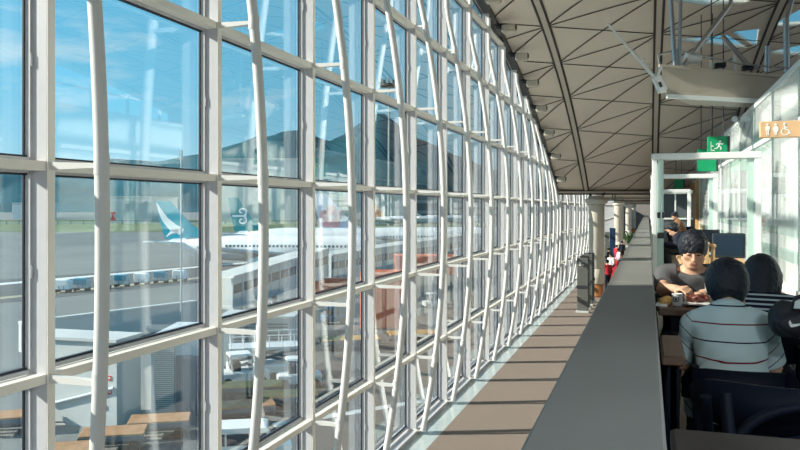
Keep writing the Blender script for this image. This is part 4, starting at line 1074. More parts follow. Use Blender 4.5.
# newspapers on the right-hand table
for i,(x,y,w_,d_,r,z,l) in enumerate(((.815,2.80,.27,.30,.2,0,'folded newspaper at the front of the right-hand table'),(.96,2.90,.28,.30,-.35,.010,'newspaper lying askew on top of the others at the right edge'),(.765,3.10,.16,.16,.5,.0,'small white leaflet at the back of the right-hand table'))):
    t = thing('newspaper' if i < 2 else 'leaflet', (x,y,ZT+.001+z), l, 'paper', 'papers on the right-hand table', rz=r, own=True)
    m = MB(); n = 8
    vs = [(-w_/2+w_*a/n, -d_/2+d_*b/n, .004+.004*math.sin(a*1.1)*math.cos(b*.8+i)) for b in range(n+1) for a in range(n+1)]
    k0 = len(vs); vs += [(v[0],v[1],0) for v in vs]
    q = [(b*(n+1)+a,b*(n+1)+a+1,(b+1)*(n+1)+a+1,(b+1)*(n+1)+a) for b in range(n) for a in range(n)]
    q += [tuple(k0+j for j in reversed(f)) for f in q]
    e_ = [a for a in range(n+1)]+[b*(n+1)+n for b in range(1,n+1)]+[n*(n+1)+a for a in range(n-1,-1,-1)]+[b*(n+1) for b in range(n-1,0,-1)]
    q += [(e_[j],e_[(j+1)%len(e_)],k0+e_[(j+1)%len(e_)],k0+e_[j]) for j in range(len(e_))]
    m.add(vs,q,0,True); s_ = m.build('sheets', MATS['paper'], t)
    m = MB()
    for a in range(3):
        for b in range(7):
            if (a+b) % 4 != 1: m.box((-w_*.44+a*w_*.3,-d_*.42+b*d_*.12,.0075),(-w_*.44+a*w_*.3+w_*.26,-d_*.42+b*d_*.12+d_*.07,.0095))
    m.build('printed_columns', MATS['paper_print'], s_)

# ------------------------------------------------------------------ bentwood chairs (front of the chair = own +y)
def arc(cx, cy, rx, ry, a0, a1, z, n=16): return [(cx+rx*math.sin(math.radians(a0+(a1-a0)*i/n)), cy-ry*math.cos(math.radians(a0+(a1-a0)*i/n)), z if not callable(z) else z(i/n)) for i in range(n+1)]
def chair(loc, rz, label, back='rail', w_=.22, sc=1.):
    t = thing('bistro_chair', loc, label, 'chair', 'black bistro chairs in the cafe', rz=rz, own=True); t.scale = (1,1,sc)
    sy = .20
    m = MB(); m.lathe((0,0,.435), [(.17,-.02),(.205,-.012),(.21,.0),(.205,.012),(.18,.018),(.02,.012)], 32, sx=w_/.21, sy=.98); m.build('seat', MATS['chair_black'], t)
    m = MB(); m.tube(arc(0,0,w_-.03,.18,0,360,.40,28), .012, 8); m.build('seat_ring', MATS['chair_black'], t)
    for sx in (-1,1):
        m = MB(); m.tube([(sx*(w_-.05),.14,.42),(sx*(w_-.02),.18,0)], [.016,.012], 10); m.build('leg', MATS['chair_black'], t)
        m = MB(); m.tube([(sx*(w_-.02),-.22,0),(sx*(w_-.04),-.16,.43),(sx*(w_-.03),-.20,.62),(sx*(w_-.02),-.245,.78)], [.013,.018,.017,.016], 10); m.build('leg', MATS['chair_black'], t)
    m = MB(); m.tube([(-(w_-.035),.16,.20),((w_-.035),.16,.20)],.009,8); m.build('stretcher', MATS['chair_black'], t); m = MB(); m.tube([(-(w_-.03),-.19,.20),((w_-.03),-.19,.20)],.009,8); m.build('stretcher', MATS['chair_black'], t)
    if back == 'rail':        # wide curved top rail
        m = MB(); n = 18; vs = []
        for i in range(n+1):
            a = math.radians(-78+156*i/n); e = 1-abs(2*i/n-1)**5; hh = .028+.042*e
            for r_, dz in ((0,-hh),(.022,-hh),(.022,hh),(0,hh)):
                vs.append(((w_+r_)*math.sin(a)*1.02, -.06-(.19+r_)*math.cos(a), .755+dz))
        fs = [(i*4+k,i*4+(k+1)%4,i*4+4+(k+1)%4,i*4+4+k) for i in range(n) for k in range(4)]+[(3,2,1,0),(n*4,n*4+1,n*4+2,n*4+3)]
        m.add(vs,fs,0,True); m.build('backrest', MATS['chair_black'], t)
    elif back == 'broad':     # tall plain panel back
        m = MB(); n = 14; vs = []
        for i in range(n+1):
            a = math.radians(-58+116*i/n); e = 1-abs(2*i/n-1)**6
            for r_, z in ((0,.63),(.02,.63),(.02,.715+.055*e),(0,.715+.055*e)):
                vs.append(((w_+.03+r_)*math.sin(a)*1.05, -.09-(.16+r_)*math.cos(a), z))
        fs = [(i*4+k,i*4+(k+1)%4,i*4+4+(k+1)%4,i*4+4+k) for i in range(n) for k in range(4)]+[(3,2,1,0),(n*4,n*4+1,n*4+2,n*4+3)]
        m.add(vs,fs,0,True); m.build('backrest', MATS['chair_black'], t)
    else:                     # round hoop back with inner hoop and solid panel
        for r_, th in ((1.,.015),(.72,.010)):
            m = MB(); m.tube([((w_-.01)*r_*math.sin(math.radians(a)),-.20-.03*math.cos(math.radians(a)),.46+(.30*r_)*max(0,math.cos(math.radians(a)))**.6) for a in np.linspace(-90,90,25)], th, 10); m.build('back_hoop', MATS['chair_black'], t)
        m = MB(); m.prism([((w_-.03)*.7*math.sin(math.radians(a)),-.225,.47+.20*max(0,math.cos(math.radians(a)))**.6) for a in np.linspace(-90,90,19)],(0,.012,0)); m.build('back_panel', MATS['chair_black'], t)
    return t
P1X, P1Y = .332, 3.38
chair((P1X,P1Y-.06,MEZ), 0, 'black chair under the person in the pale striped shirt', 'broad', .185, .89)
chair((.40,2.62,MEZ), -.04, 'black curved-rail chair in front, pushed behind the foreground table', 'rail', .25, .95)
chair((.43,2.03,MEZ), math.pi+.03, 'black hoop-backed chair nearest the viewer at the foreground table', 'hoop', .24)
chair((.235,5.07,MEZ), math.pi, 'black chair under the facing person in grey', 'rail', .22, .89)
chair((.53,3.99,MEZ), -.15, 'black chair under the woman in the dark striped top', 'rail', .17, .87)
chair((1.25,3.85,MEZ), 3.0, 'black chair behind the bag at the right edge', 'rail', .2)
chair((.55,5.95,MEZ), 0.3, 'black empty chair behind the facing person', 'rail')
chair((.62,6.6,MEZ), -2.6, 'black empty chair in front of the dark screens', 'rail')

# black sports bag with a white swoosh on the right-hand table
f_ = Field((-.22,-.14,-.02),(.22,.14,.26),.007)
f_.cone((-.12,0,.08),(.12,0,.08),.085,.085,.03).cone((-.13,.0,.13),(.13,.01,.12),.06,.055,.05).ell((-.07,-.08,.08),(.11,.04,.06),.03).wrinkle(.004,38,3)
bp = at(811,332,2.98); BS = .74
t = thing('sports_bag', (bp.x,bp.y,ZT+.004), 'black sports bag with white swoosh and pale tag at right edge', 'bag', rz=.0, own=True); t.scale = (BS,BS,BS)
f_.half((0,0,.0),(0,0,-1),.01); f_.mesh('bag_body', MATS['bag_black'], t)
sw = [(-.068,.118),(-.060,.098),(-.05,.093),(-.02,.099),(.055,.122),(-.01,.113),(-.045,.110),(-.054,.120),(-.058,.131)]
sw = [(x*.75-.075,z-.022) for x,z in sw]
m = MB(); m.prism([(x,-.124,z) for x,z in sw],(0,.006,0)); m.build('swoosh_mark', MATS['white_mark'], t)
m = MB(); m.tube([(-.10,-.05,.16),(-.08,-.06,.22),(0,-.06,.245),(.08,-.06,.22),(.10,-.05,.16)],.012,8); m.build('handle', MATS['bag_black'], t)
m = MB(); m.hexa([(-.10,-.10,.165),(-.035,-.10,.165),(-.02,-.06,.205),(-.085,-.06,.205),(-.10,-.104,.168),(-.035,-.104,.168),(-.02,-.064,.208),(-.085,-.064,.208)]); m.build('tag_flap', MATS['label_white'], t)

# ------------------------------------------------------------------ behind the tables
for i,(x0,x1,y0,D,l) in enumerate(((712.5,744.5,233,7.3,'large dark screen, right of the pair behind the diners'),(693,719,229.5,8.3,'smaller dark screen, left of the pair behind the diners'))):
    A = at(x0,y0,D); B = at(x1,y0+34,D); zb = MEZ+.761; B.z = max(B.z, zb+.05)
    t = thing('monitor', (A.x,A.y,zb), l, 'screen', 'dark screens on the counter')
    MB().bbox((A.x,A.y,B.z),(B.x,A.y+.05,A.z),.008).build('casing', MATS['monitor_frame'], t)
    MB().box((A.x+.02,A.y-.004,B.z+.025),(B.x-.02,A.y,A.z-.02)).build('display', MATS['screen_dark'], t)
    MB().box(((A.x+B.x)/2-.03,A.y+.05,zb),((A.x+B.x)/2+.03,A.y+.09,A.z-.1)).build('stand', MATS['monitor_frame'], t)
    MB().bbox(((A.x+B.x)/2-.12,A.y-.02,zb),((A.x+B.x)/2+.12,A.y+.16,zb+.015),.004).build('foot', MATS['monitor_frame'], t)
t = thing('service_counter', (.9,8.0,MEZ), 'dark counter carrying the two screens', 'counter')
MB().bbox((.30,7.55,MEZ+.72),(.95,9.1,MEZ+.76),.008).build('worktop', MATS['tan_wood'], t); MB().box((.34,7.65,MEZ),(.91,9.0,MEZ+.72)).build('carcass', MATS['far_shop'], t)
for i,(x,l) in enumerate(((707,'left tan wooden menu holder before the screens'),(713,'right tan wooden menu holder before the screens'))):
    p = at(x,262,6.6); t = thing('menu_holder', (p.x,p.y,MEZ), l, 'stand', 'tan wooden stands before the screens')
    z1 = at(x,242+i*2,6.6).z
    MB().bbox((p.x-.018,p.y,MEZ+.02),(p.x+.018,p.y+.03,z1),.004).build('upright', MATS['tan_wood'], t); MB().bbox((p.x-.024,p.y-.04,z1-.03),(p.x+.024,p.y+.04,z1),.006).build('head', MATS['tan_wood'], t)
    MB().bbox((p.x-.022,p.y-.08,MEZ),(p.x+.022,p.y+.10,MEZ+.02),.005).build('foot', MATS['tan_wood'], t)
# a chair-height dark rack at the far aisle, and the glazed kiosk beyond
A = at(657,190,24); B = at(689,190,24)
t = thing('glass_kiosk', (A.x,A.y+2,MEZ), 'dark glazed kiosk at the far end of the aisle', 'kiosk')
y = A.y+5; zt = EYE+.55
MB().box((A.x+.1,y,MEZ),(B.x+.3,y+2,MEZ+.9)).build('counter_front', MATS['far_shop'], t)
MB().box((A.x+.1,y+1.9,MEZ+.9),(B.x+.3,y+2,zt)).build('back_panel', MATS['far_shop'], t)
MB().box((A.x+.05,y-.05,zt),(B.x+.35,y+2,zt+.12)).build('fascia', MATS['portal_white'], t)
for x in (A.x+.1,(A.x+B.x)/2+.2,B.x+.25): MB().box((x,y,MEZ+.9),(x+.05,y+.05,zt)).build('post', MATS['portal_white'], t)
MB().box((A.x+.05,y-.06,MEZ+.86),(B.x+.35,y+.2,MEZ+.92)).build('ledge', MATS['portal_white'], t)
# sneaker lying under the chair row
def sneaker(loc, rz, label=None, parent=None):
    t = thing('sneaker', loc, label, 'shoe', rz=rz, own=True) if label else parent
    f_ = Field((-.07,-.17,-.01),(.07,.17,.13),.005)
    f_.cone((0,-.09,.045),(0,.07,.035),.040,.034,.02).cone((0,.05,.035),(0,.11,.03),.034,.030,.02).cone((0,-.09,.05),(0,-.075,.09),.036,.033,.02).ell((0,-.08,.12),(.026,.035,.05),.008,'cut').half((0,0,.012),(0,0,-1),.004)
    f_.mesh('upper', MATS['sneaker'], t)
    m = MB(); m.prism([(.04*math.cos(a)*(1 if math.sin(a)>0 else .9),.135*math.sin(a),0) for a in np.linspace(0,2*math.pi,24,endpoint=False)],(0,0,.024)); m.build('sole', MATS['rubber_sole'], t)
    m = MB()
    for i in range(4): m.tube([(-.022,-.02+i*.022,.074-i*.006),(.022,-.01+i*.022,.074-i*.006)],.004,6)
    m.build('laces', MATS['rubber_sole'], t); return t

# ------------------------------------------------------------------ concourse below, beyond the ledge
for i in range(4):
    D_ = 31.2+i*1.15; p = on(582.5+i*2.3,0+208+EYE*F/D_,0)
    t = thing('divider_board', (p.x,p.y,0), ['nearest grey divider board of the row before the column','second grey divider board of the row before the column','third grey divider board of the row before the column','rearmost grey divider board, touching the column in view'][i], 'divider', 'grey divider boards by the column')
    h_ = 2.25
    MB().bbox((p.x-.22,p.y,0.08),(p.x+.22,p.y+.10,h_),.012).build('panel', MATS['divider_grey'], t)
    MB().box((p.x-.24,p.y-.02,1.0),(p.x+.24,p.y+.12,1.12)).build('dark_band', MATS['dark_metal'], t)
    MB().bbox((p.x-.26,p.y-.12,0),(p.x+.26,p.y+.22,.08),.01).build('foot', MATS['concrete'], t)
    m = MB(); m.box((p.x-.14,p.y-.006,h_-.32),(p.x-.05,p.y,h_-.16)); m.box((p.x-.02,p.y-.006,h_-.30),(p.x+.04,p.y,h_-.26)); m.build('white_marking', MATS['white_mark'], t)
p = at(612.5,252,58); zt = at(612,228,58).z
t = thing('information_board', (p.x,p.y,0), 'tall deep blue board standing beside the second column', 'board')
MB().bbox((p.x-.22,p.y,.05),(p.x+.22,p.y+.25,zt),.03).build('panel', MATS['board_blue'], t); MB().bbox((p.x-.4,p.y-.2,0),(p.x+.4,p.y+.45,.05),.01).build('foot', MATS['dark_metal'], t)
p = at(607,250,56)
t = thing('information_board', (p.x,p.y,0), 'slim dark grey board left of the blue one', 'board')
MB().bbox((p.x-.16,p.y,.05),(p.x+.16,p.y+.15,at(607,232,56).z),.02).build('panel', MATS['divider_grey'], t); MB().bbox((p.x-.3,p.y-.1,0),(p.x+.3,p.y+.3,.05),.01).build('foot', MATS['dark_metal'], t)
sp_lab = iter(['red gate seat beside the copper column foot','second red gate seat behind the copper column foot','third red gate seat along the parapet','fourth red gate seat along the parapet','fifth red gate seat along the parapet','sixth red gate seat, nearest the blue board'])
for i in range(6):
    D_ = 40+i*2.6; p = at(608+i*2.0,208+EYE*F/D_,D_)
    t = thing('gate_seat', (p.x,p.y,0), next(sp_lab), 'seat', 'red gate seats in the hall')
    MB().bbox((p.x-.28,p.y-.25,.38),(p.x+.28,p.y+.25,.46),.03).build('seat', MATS['seat_red'], t)
    MB().hexa([(p.x-.28,p.y+.20,.46),(p.x+.28,p.y+.20,.46),(p.x+.28,p.y+.27,.46),(p.x-.28,p.y+.27,.46),(p.x-.26,p.y+.30,.95),(p.x+.26,p.y+.30,.95),(p.x+.26,p.y+.36,.95),(p.x-.26,p.y+.36,.95)]).build('backrest', MATS['seat_red'], t)
    for sx in (-.22,.22): MB().box((p.x+sx-.02,p.y-.2,0),(p.x+sx+.02,p.y+.2,.38)).build('leg', MATS['steel'], t)
p = at(631,245,74)
t = thing('potted_plant', (p.x,p.y,0), 'leafy green plant in a tub far down the hall', 'plant')
MB().lathe((p.x,p.y,0), [(.5,0),(.65,.7),(.6,.72),(.05,.7)], 20).build('tub', MATS['divider_grey'], t)
m = MB()
for i in range(90):
    a, b = random.uniform(0,6.28), random.uniform(.2,1.4); r = random.uniform(.4,1.15); c = Vector((p.x+r*.9*math.cos(a)*math.cos(b*.6),p.y+r*.9*math.sin(a)*math.cos(b*.6),.75+r*math.sin(b)*1.2)); s_ = Vector((p.x,p.y,.7))
    m.beam(s_.lerp(c,.5),c,.04,.02,0,.22,.02)
m.build('foliage', MATS['leaf'], t)

# ------------------------------------------------------------------ added fill lamps
def lamp(kind, loc, aim, power, col, size=.3, ang=120):
    l = bpy.data.lights.new('fill_light', kind); l.energy = power; l.color = col
    if kind == 'SPOT': l.spot_size = math.radians(ang); l.spot_blend = .6; l.shadow_soft_size = size
    elif kind == 'AREA': l.shape = 'DISK'; l.size = size
    else: l.shadow_soft_size = size
    o = bpy.data.objects.new('fill_light', l); COL.objects.link(o); o.location = loc
    o.rotation_euler = (Vector(aim)-Vector(loc)).to_track_quat('-Z','Y').to_euler(); return o
for i, (x, y) in enumerate(((1.3,-.9),(.9,-3.4),(2.9,1.2))):   # unseen fill lamps added behind the viewer to brighten the near tables
    t = thing('fill_lamp', (x,y,EYE+1.7), ['added white dome fill lamp over the cafe aisle','added white dome fill lamp farther back over the cafe aisle','added white dome fill lamp beside the shopfront'][i], 'lamp', 'added fill lamps over the cafe')
    MB().lathe((x,y,EYE+1.5), [(.30,0),(.29,.05),(.22,.16),(.08,.24),(.03,.27)], 28).build('shade', MATS['portal_white'], t)
    MB().tube([(x,y,EYE+1.76),(x,y,roof_z(x,y))], .008, 6).build('cord', MATS['dark_metal'], t)
    lamp('AREA', (x,y,EYE+1.48), (x-.4,y+.9,MEZ), 88, (.86,.96,1), .5)
# ================================================================== people
mat('skin', (.56,.33,.22), .55, spec=.35)
mat('skin_lip', (.42,.17,.13), .5)
mat('hair_black', (.004,.006,.014), .5, bump=.6, bscale=120)
mat('tee_grey', (.095,.095,.10), .9, spec=.15, noise=.06, nscale=9)
mat('denim_dark', (.02,.025,.045), .9)
mat('trouser_dark', (.015,.016,.02), .9)
mat('jacket_brown', (.16,.075,.03), .85)
mat('cloth_red', (.45,.02,.03), .85); mat('cloth_pale', (.6,.6,.62), .85); mat('cloth_navy', (.008,.012,.028), .85)
mat('eye_white', (.8,.8,.78), .3); mat('eye_dark', (.01,.008,.008), .2)
attr_stripe_mat('polo_stripe', (.52,.645,.66), .136, [(.385,.423,(.012,.014,.035)), (.885,.923,(.17,.012,.03))])
attr_stripe_mat('breton_stripe', (.010,.012,.022), .0235, [(.30,.66,(.46,.52,.54))])
def rotx(a): c, s = math.cos(a), math.sin(a); return np.array([[1,0,0],[0,c,-s],[0,s,c]])
def rotz(a): c, s = math.cos(a), math.sin(a); return np.array([[c,-s,0],[s,c,0],[0,0,1]])
def nrm(v): v = np.array(v, float); return v/np.linalg.norm(v)

def hand(f, wr, d, n, curl=(.35,.5,.4), s=1., mirror=1, k=.006, spread=.0):
    """palm and five fingers; d along the fingers, n out of the palm, thumb on the d x n side"""
    wr = np.array(wr, float); d = nrm(d); n = np.array(n, float); n = nrm(n-d*(n@d)); sd = np.cross(d, n)*mirror
    for o_ in (-.022,-.007,.008,.022): f.cone(wr+sd*o_*.6*s+d*.01*s, wr+sd*o_*s+d*.082*s, .014*s, .0115*s, .010)
    for j,(o_,ln) in enumerate(((.030,.92),(.0105,1.),(-.009,.95),(-.028,.76))):
        p = wr+sd*o_*s+d*.086*s; a = 0; r = .0088*s
        for L_, c_ in zip((.042,.027,.021), curl):
            a += c_*(1+.08*j); q = p+(d*math.cos(a)+n*math.sin(a)+sd*spread*(1.5-j)*.1)*L_*ln*s
            f.cone(p, q, r, r*.92, k); p = q; r *= .92
    p = wr+sd*.024*s+d*.022*s; q = p+nrm(d*.55+sd*.62+n*.45)*.040*s; f.cone(p, q, .0125*s, .0105*s, .008)
    r_ = q+nrm(d*.75+sd*.1+n*.6)*.032*s; f.cone(q, r_, .0102*s, .0088*s, k); f.cone(r_, r_+nrm(d*.7-sd*.15+n*.6)*.024*s, .0088*s, .0075*s, k)

def head_prims(f, c, R, s=1.):
    T = lambda x,y,z: np.array(c)+R @ (np.array((x,y,z))*s)
    f.ell(T(0,-.014,.030), np.array((.073,.092,.082))*s, .01, R=R)
    f.ell(T(0,.022,-.030), np.array((.060,.066,.080))*s, .03, R=R)
    f.ell(T(0,.062,-.086), np.array((.026,.024,.022))*s, .03, R=R)
    for sx in (-1,1):
        f.cone(T(sx*.052,.0,-.062), T(sx*.020,.060,-.088), .020*s, .016*s, .025)       # jaw line
        f.ell(T(sx*.042,.058,-.018), np.array((.020,.018,.017))*s, .02, R=R)             # cheekbone
        f.cone(T(sx*.012,.083,.030), T(sx*.045,.068,.030), .010*s, .010*s, .012)         # brow
        f.ell(T(sx*.031,.094,.010), np.array((.018,.014,.012))*s, .012, 'cut', R=R)      # eye socket
        f.ell(T(sx*.031,.076,.009), np.array((.0145,.012,.011))*s, .004, R=R)            # lids
        f.ell(T(sx*.076,-.008,-.002), np.array((.010,.021,.031))*s, .008, R=R)           # ear
        f.ell(T(sx*.011,.100,-.030), np.array((.009,.010,.008))*s, .006, R=R)            # nostril wing
    f.cone(T(0,.088,.020), T(0,.112,-.024), .0075*s, .0115*s, .010)
    f.cone(T(-.019,.086,-.056), T(.019,.086,-.056), .0055*s, .0055*s, .006)
    f.cone(T(-.015,.085,-.066), T(.015,.085,-.066), .0065*s, .0065*s, .006)
    return T
def limb(f, a, b, ra, rb, k=.02): f.cone(a, b, ra, rb, k)

def person(loc, rz, label, J, h=.006, hs=.95, hair='short', top='tee_grey', top_stripe=None, legs='denim_dark', shoes=True, sleeve=.8, hands=None, pitch=.3, yaw=0., puff=.012, hair_len=.0, standing=False, build=1., detail=True, lean=None, shirt_fold=.0022, collar=False, hem=None, zpad=.0):
    t = thing('person', loc, label, 'person', rz=rz, own=True)
    v = {k_: np.array(q, float) for k_, q in J.items()}
    P = np.array(list(v.values())); lo, hi = P.min(0)-.22, P.max(0)+.24
    lo[2] = -.01
    R = rotz(yaw) @ rotx(-pitch)
    sp = nrm(v['neck']-v['pelvis']); la = math.atan2(sp[1], sp[2]); RL = rotx(-la)
    def torso(f, e, bottom=True):
        b = build
        f.ell(v['pelvis']+np.array((0,0,.0)), np.array((.150*b+e,.112*b+e,.105+e)), .04, R=RL)
        mid = v['pelvis']*.55+v['chest']*.45
        f.ell(mid, np.array((.135*b+e,.105*b+e,.14+e)), .05, R=RL)
        f.ell(v['chest'], np.array((.150*b+e,.105*b+e,.165+e)), .05, R=RL)
        f.cone(v['shoulder_r']*.82+v['shoulder_l']*.18, v['shoulder_l']*.82+v['shoulder_r']*.18, .062*b+e, .062*b+e, .05)
        for s_ in 'rl': f.cone(v['neck']*.75+v['chest']*.25, v['shoulder_'+s_], .052+e, .052*b+e, .04)
    # --- one continuous body
    f = Field(lo, hi, h); torso(f, -.006)
    f.cone(v['neck']-sp*.03, v['head']+R @ np.array((0,-.022,-.05)), .056, .050, .03)
    T = head_prims(f, v['head'], R, hs)
    for s_ in 'rl':
        f.cone(v['shoulder_'+s_], v['elbow_'+s_], .046*build, .038*build, .03); f.cone(v['elbow_'+s_], v['wrist_'+s_], .038*build, .024, .015)
        f.cone(v['pelvis']+np.array((.08 if s_ == 'r' else -.08,0,-.01)), v['knee_'+s_], .082*build, .056, .03); f.cone(v['knee_'+s_], v['ankle_'+s_], .054, .034, .02)
        f.cone(v['ankle_'+s_]+np.array((0,-.02,-.05)), v['ankle_'+s_]+np.array((0,.13,-.06)), .035, .028, .02)
        w_, e_ = v['wrist_'+s_], v['elbow_'+s_]; hd = (hands or {}).get(s_, {})
        if h < .010: hand(f, w_, hd.get('d', w_-e_), hd.get('n', (0,.1,-1)), hd.get('curl', (.35,.5,.4)), hd.get('s', .95), 1 if s_ == 'l' else -1)
        else: f.cone(w_, w_+nrm(w_-e_)*.13, .03, .022, .01)
    def region(C):
        m = np.zeros(len(C), int); q = (C-np.array(v['head'])) @ R/hs
        m[(np.abs(q[:,0]) < .024) & (np.abs(q[:,2]+.061) < .009) & (q[:,1] > .06)] = 1
        return m
    f.mesh('body', [MATS['skin'], MATS['skin_lip']], t, region if detail else None)
    # --- top
    f = Field(lo, hi, h); torso(f, .012)
    if hem is not None: f.ell(v['pelvis']+np.array((0,-.035,hem+.06)), (.215*build,.145,.17), .05)
    for s_ in 'rl':
        se = v['shoulder_'+s_]*(1-sleeve)+v['elbow_'+s_]*sleeve if sleeve <= 1 else v['wrist_'+s_]
        if sleeve <= 1: f.cone(v['shoulder_'+s_], se, .062*build, .062*build, .03)
        else: f.cone(v['shoulder_'+s_], v['elbow_'+s_], .060*build, .052*build, .03); f.cone(v['elbow_'+s_], v['wrist_'+s_]*.9+v['elbow_'+s_]*.1, .052*build, .038, .015)
        if sleeve <= 1:
            d_ = nrm(v['elbow_'+s_]-v['shoulder_'+s_]); f.half(se, d_, .004, se-.11, se+.12)
    if shirt_fold: f.wrinkle(shirt_fold, 34, 1)
    nb = v['neck']+sp*.012
    f.half(nb, sp+R @ np.array((0,.25,.3)), .006, nb-np.array((.085,.10,.07)), nb+np.array((.085,.10,.12)))
    f.half(v['pelvis']+np.array((0,0,-.10 if hem is None else hem)), (0,0,-1), .006)
    f.mesh('top', MATS[top], t, stripe=top_stripe)
    if collar:
        f = Field(nb-.13, nb+.13, .005); ax = sp
        for i in range(30):
            a, b = 2*math.pi*i/30, 2*math.pi*(i+1)/30
            pt = lambda a_, o_, r_: nb+np.array((1,0,0))*math.cos(a_)*r_+np.cross(ax,(1,0,0))*math.sin(a_)*r_*1.05+ax*o_
            f.cone(pt(a,.018,.058), pt(b,.018,.058), .007, .007, .004); f.cone(pt(a,.004,.066), pt(b,.004,.066), .008, .008, .012)
            f.cone(pt(a,-.010,.076), pt(b,-.010,.076), .006, .006, .010)
        f.mesh('collar', MATS[top], t, stripe=lambda V: np.full(len(V), .0))
    # --- trousers, shoes
    f = Field(lo, hi, max(h,.008)); e = .010
    f.ell(v['pelvis']-np.array((0,0,.01)), (.152*build+e,.115*build+e,.105), .04)
    for s_ in 'rl':
        f.cone(v['pelvis']+np.array((.08 if s_ == 'r' else -.08,0,-.01)), v['knee_'+s_], .085*build+e, .062+e, .03); f.cone(v['knee_'+s_], v['ankle_'+s_], .060+e, .045+e, .02)
        f.half(v['ankle_'+s_]+np.array((0,0,-.02)), (0,0,-1), .004, v['ankle_'+s_]-.15, v['ankle_'+s_]+.12)
    f.half(v['pelvis']+np.array((0,0,.08)), (0,0,1), .004); f.mesh('trousers', MATS[legs], t)
    if shoes:
        for s_ in 'rl':
            a = v['ankle_'+s_]; f = Field(a-np.array((.08,.12,a[2]+.01)), a+np.array((.08,.24,.09)), .007)
            g0 = np.array((a[0],a[1],0.0)); f.cone(g0+(0,-.03,.045), g0+(0,.09,.04), .046,.042,.02).cone(g0+(0,.08,.035), g0+(0,.16,.03), .040,.030,.02).cone(g0+(0,-.03,.05), g0+(0,-.015,.10), .044,.040,.02).half(g0+(0,0,.004),(0,0,-1),.003)
            f.mesh('shoe', MATS['sneaker' if detail and shoes == 'white' else 'trouser_dark'], t)
    # --- hair
    hc = v['head']; f = Field(hc-.2*hs-.03, hc+.2*hs+.03, min(h,.005) if detail else h)
    s = hs; TT = lambda x,y,z: hc+R @ (np.array((x,y,z))*s)
    pf = puff
    f.ell(TT(0,-.016,.034), (np.array((.077,.096,.086))+pf)*s, .01, R=R)
    f.ell(TT(0,-.045,-.01), (np.array((.070,.066,.085))+pf*.7)*s, .03, R=R)
    if hair == 'bob':
        f.ell(TT(0,-.020,-.02), (np.array((.088,.092,.12)))*s, .03, R=R)
        for sx in (-1,1): f.cone(TT(sx*.072,.012,.02), TT(sx*.074,.0,-.11), .028*s, .022*s, .03)
        f.cone(TT(0,-.06,-.05), TT(0,-.065,-.13-hair_len), .065*s, .055*s, .03)
    else:
        for sx in (-1,1): f.cone(TT(sx*.074,.012,.02), TT(sx*.074,.006,-.022), .012*s, .008*s, .012)
    # open the face below the fringe
    cutz = .034 if hair != 'bob' else .03
    f.ell(TT(0,.125,-.055), np.array((.078,.085,.092))*s, .008, 'cut', R=R)
    if hair == 'short':
        f.half(TT(0,-.02,-.085), R @ np.array((0,-.35,-1)), .01)
        for i in range(13):                                                   # fringe locks
            x = -.060+.010*i; f.cone(TT(x*.9,.052,.085), TT(x*1.02+.004*math.sin(i*2.1),.094-abs(x)*.45,.030+.006*math.sin(i*1.7)), .016*s, .009*s, .008)
        for i in range(22):                                                   # tufts over the crown
            a = i*2.4; r = .02+.055*((i*7)%22)/22; p = TT(r*math.cos(a),-.02+r*1.15*math.sin(a),.105-r*.3); q = TT(r*1.25*math.cos(a+.25),-.012+r*1.35*math.sin(a+.25),.117-r*.55); f.cone(p,q,.016*s,.008*s,.01)
    f.wrinkle(.0016, 130, 5); f.mesh('hair', MATS['hair_black'], t)
    if detail:
        m = MB()
        for sx in (-1,1): m.tube([TT(sx*.014,.094,.028),TT(sx*.031,.091,.034),TT(sx*.048,.076,.029)],[.003,.0045,.0025],8)
        m.build('eyebrows', MATS['hair_black'], t)
        m = MB()
        for sx in (-1,1): m.tube([TT(sx*.017,.0865,.004),TT(sx*.031,.0890,.0015),TT(sx*.044,.0835,.004)],[.0016,.0026,.0014],8)
        m.build('lash_lines', MATS['eye_dark'], t)
    return t

def seated(x=.0, lean=(.15,.235), zn=.90, zh=1.02, yh=.285, sh=.165, zs=.83, ys=.20, elb=None, wri=None, kn=.13, zp=.52, zc=None):
    J = dict(pelvis=(0,0,zp), chest=(0,lean[0],zc if zc else zp+(zn-zp)*.66), neck=(0,lean[1],zn), head=(0,yh,zh))
    for s_, q in (('r',1),('l',-1)):
        J['shoulder_'+s_] = (q*sh,ys,zs); e = (elb or {}).get(s_, (.19,.25,.60)); w_ = (wri or {}).get(s_, (.09,.46,.615))
        J['elbow_'+s_] = (q*e[0],e[1],e[2]); J['wrist_'+s_] = (q*w_[0],w_[1],w_[2])
        J['knee_'+s_] = (q*kn,.40,.50); J['ankle_'+s_] = (q*kn,.34,.09)
    return J
polo = lambda V: np.where(np.abs(V[:,0]) < .150, V[:,2]+.10*V[:,1]*0+.02*np.abs(V[:,0]), V[:,2]+.003-1.0*(np.abs(V[:,0])-.150))
person((P1X,P1Y,MEZ), 0., 'person seen from behind in pale striped polo shirt, seated on a black chair',
       seated(zn=.835, zh=.935, sh=.136, zs=.775, lean=(.14,.225), yh=.275, zp=.50, kn=.10, elb={'r':(.185,.26,.60),'l':(.185,.26,.60)}, wri={'r':(.075,.40,.61),'l':(.075,.40,.61)}), h=.0055, hs=.98, build=.90, top='polo_stripe', top_stripe=polo, legs='trouser_dark', sleeve=.92, pitch=.42, puff=.016, hem=-.06, collar=True, shirt_fold=.0028)
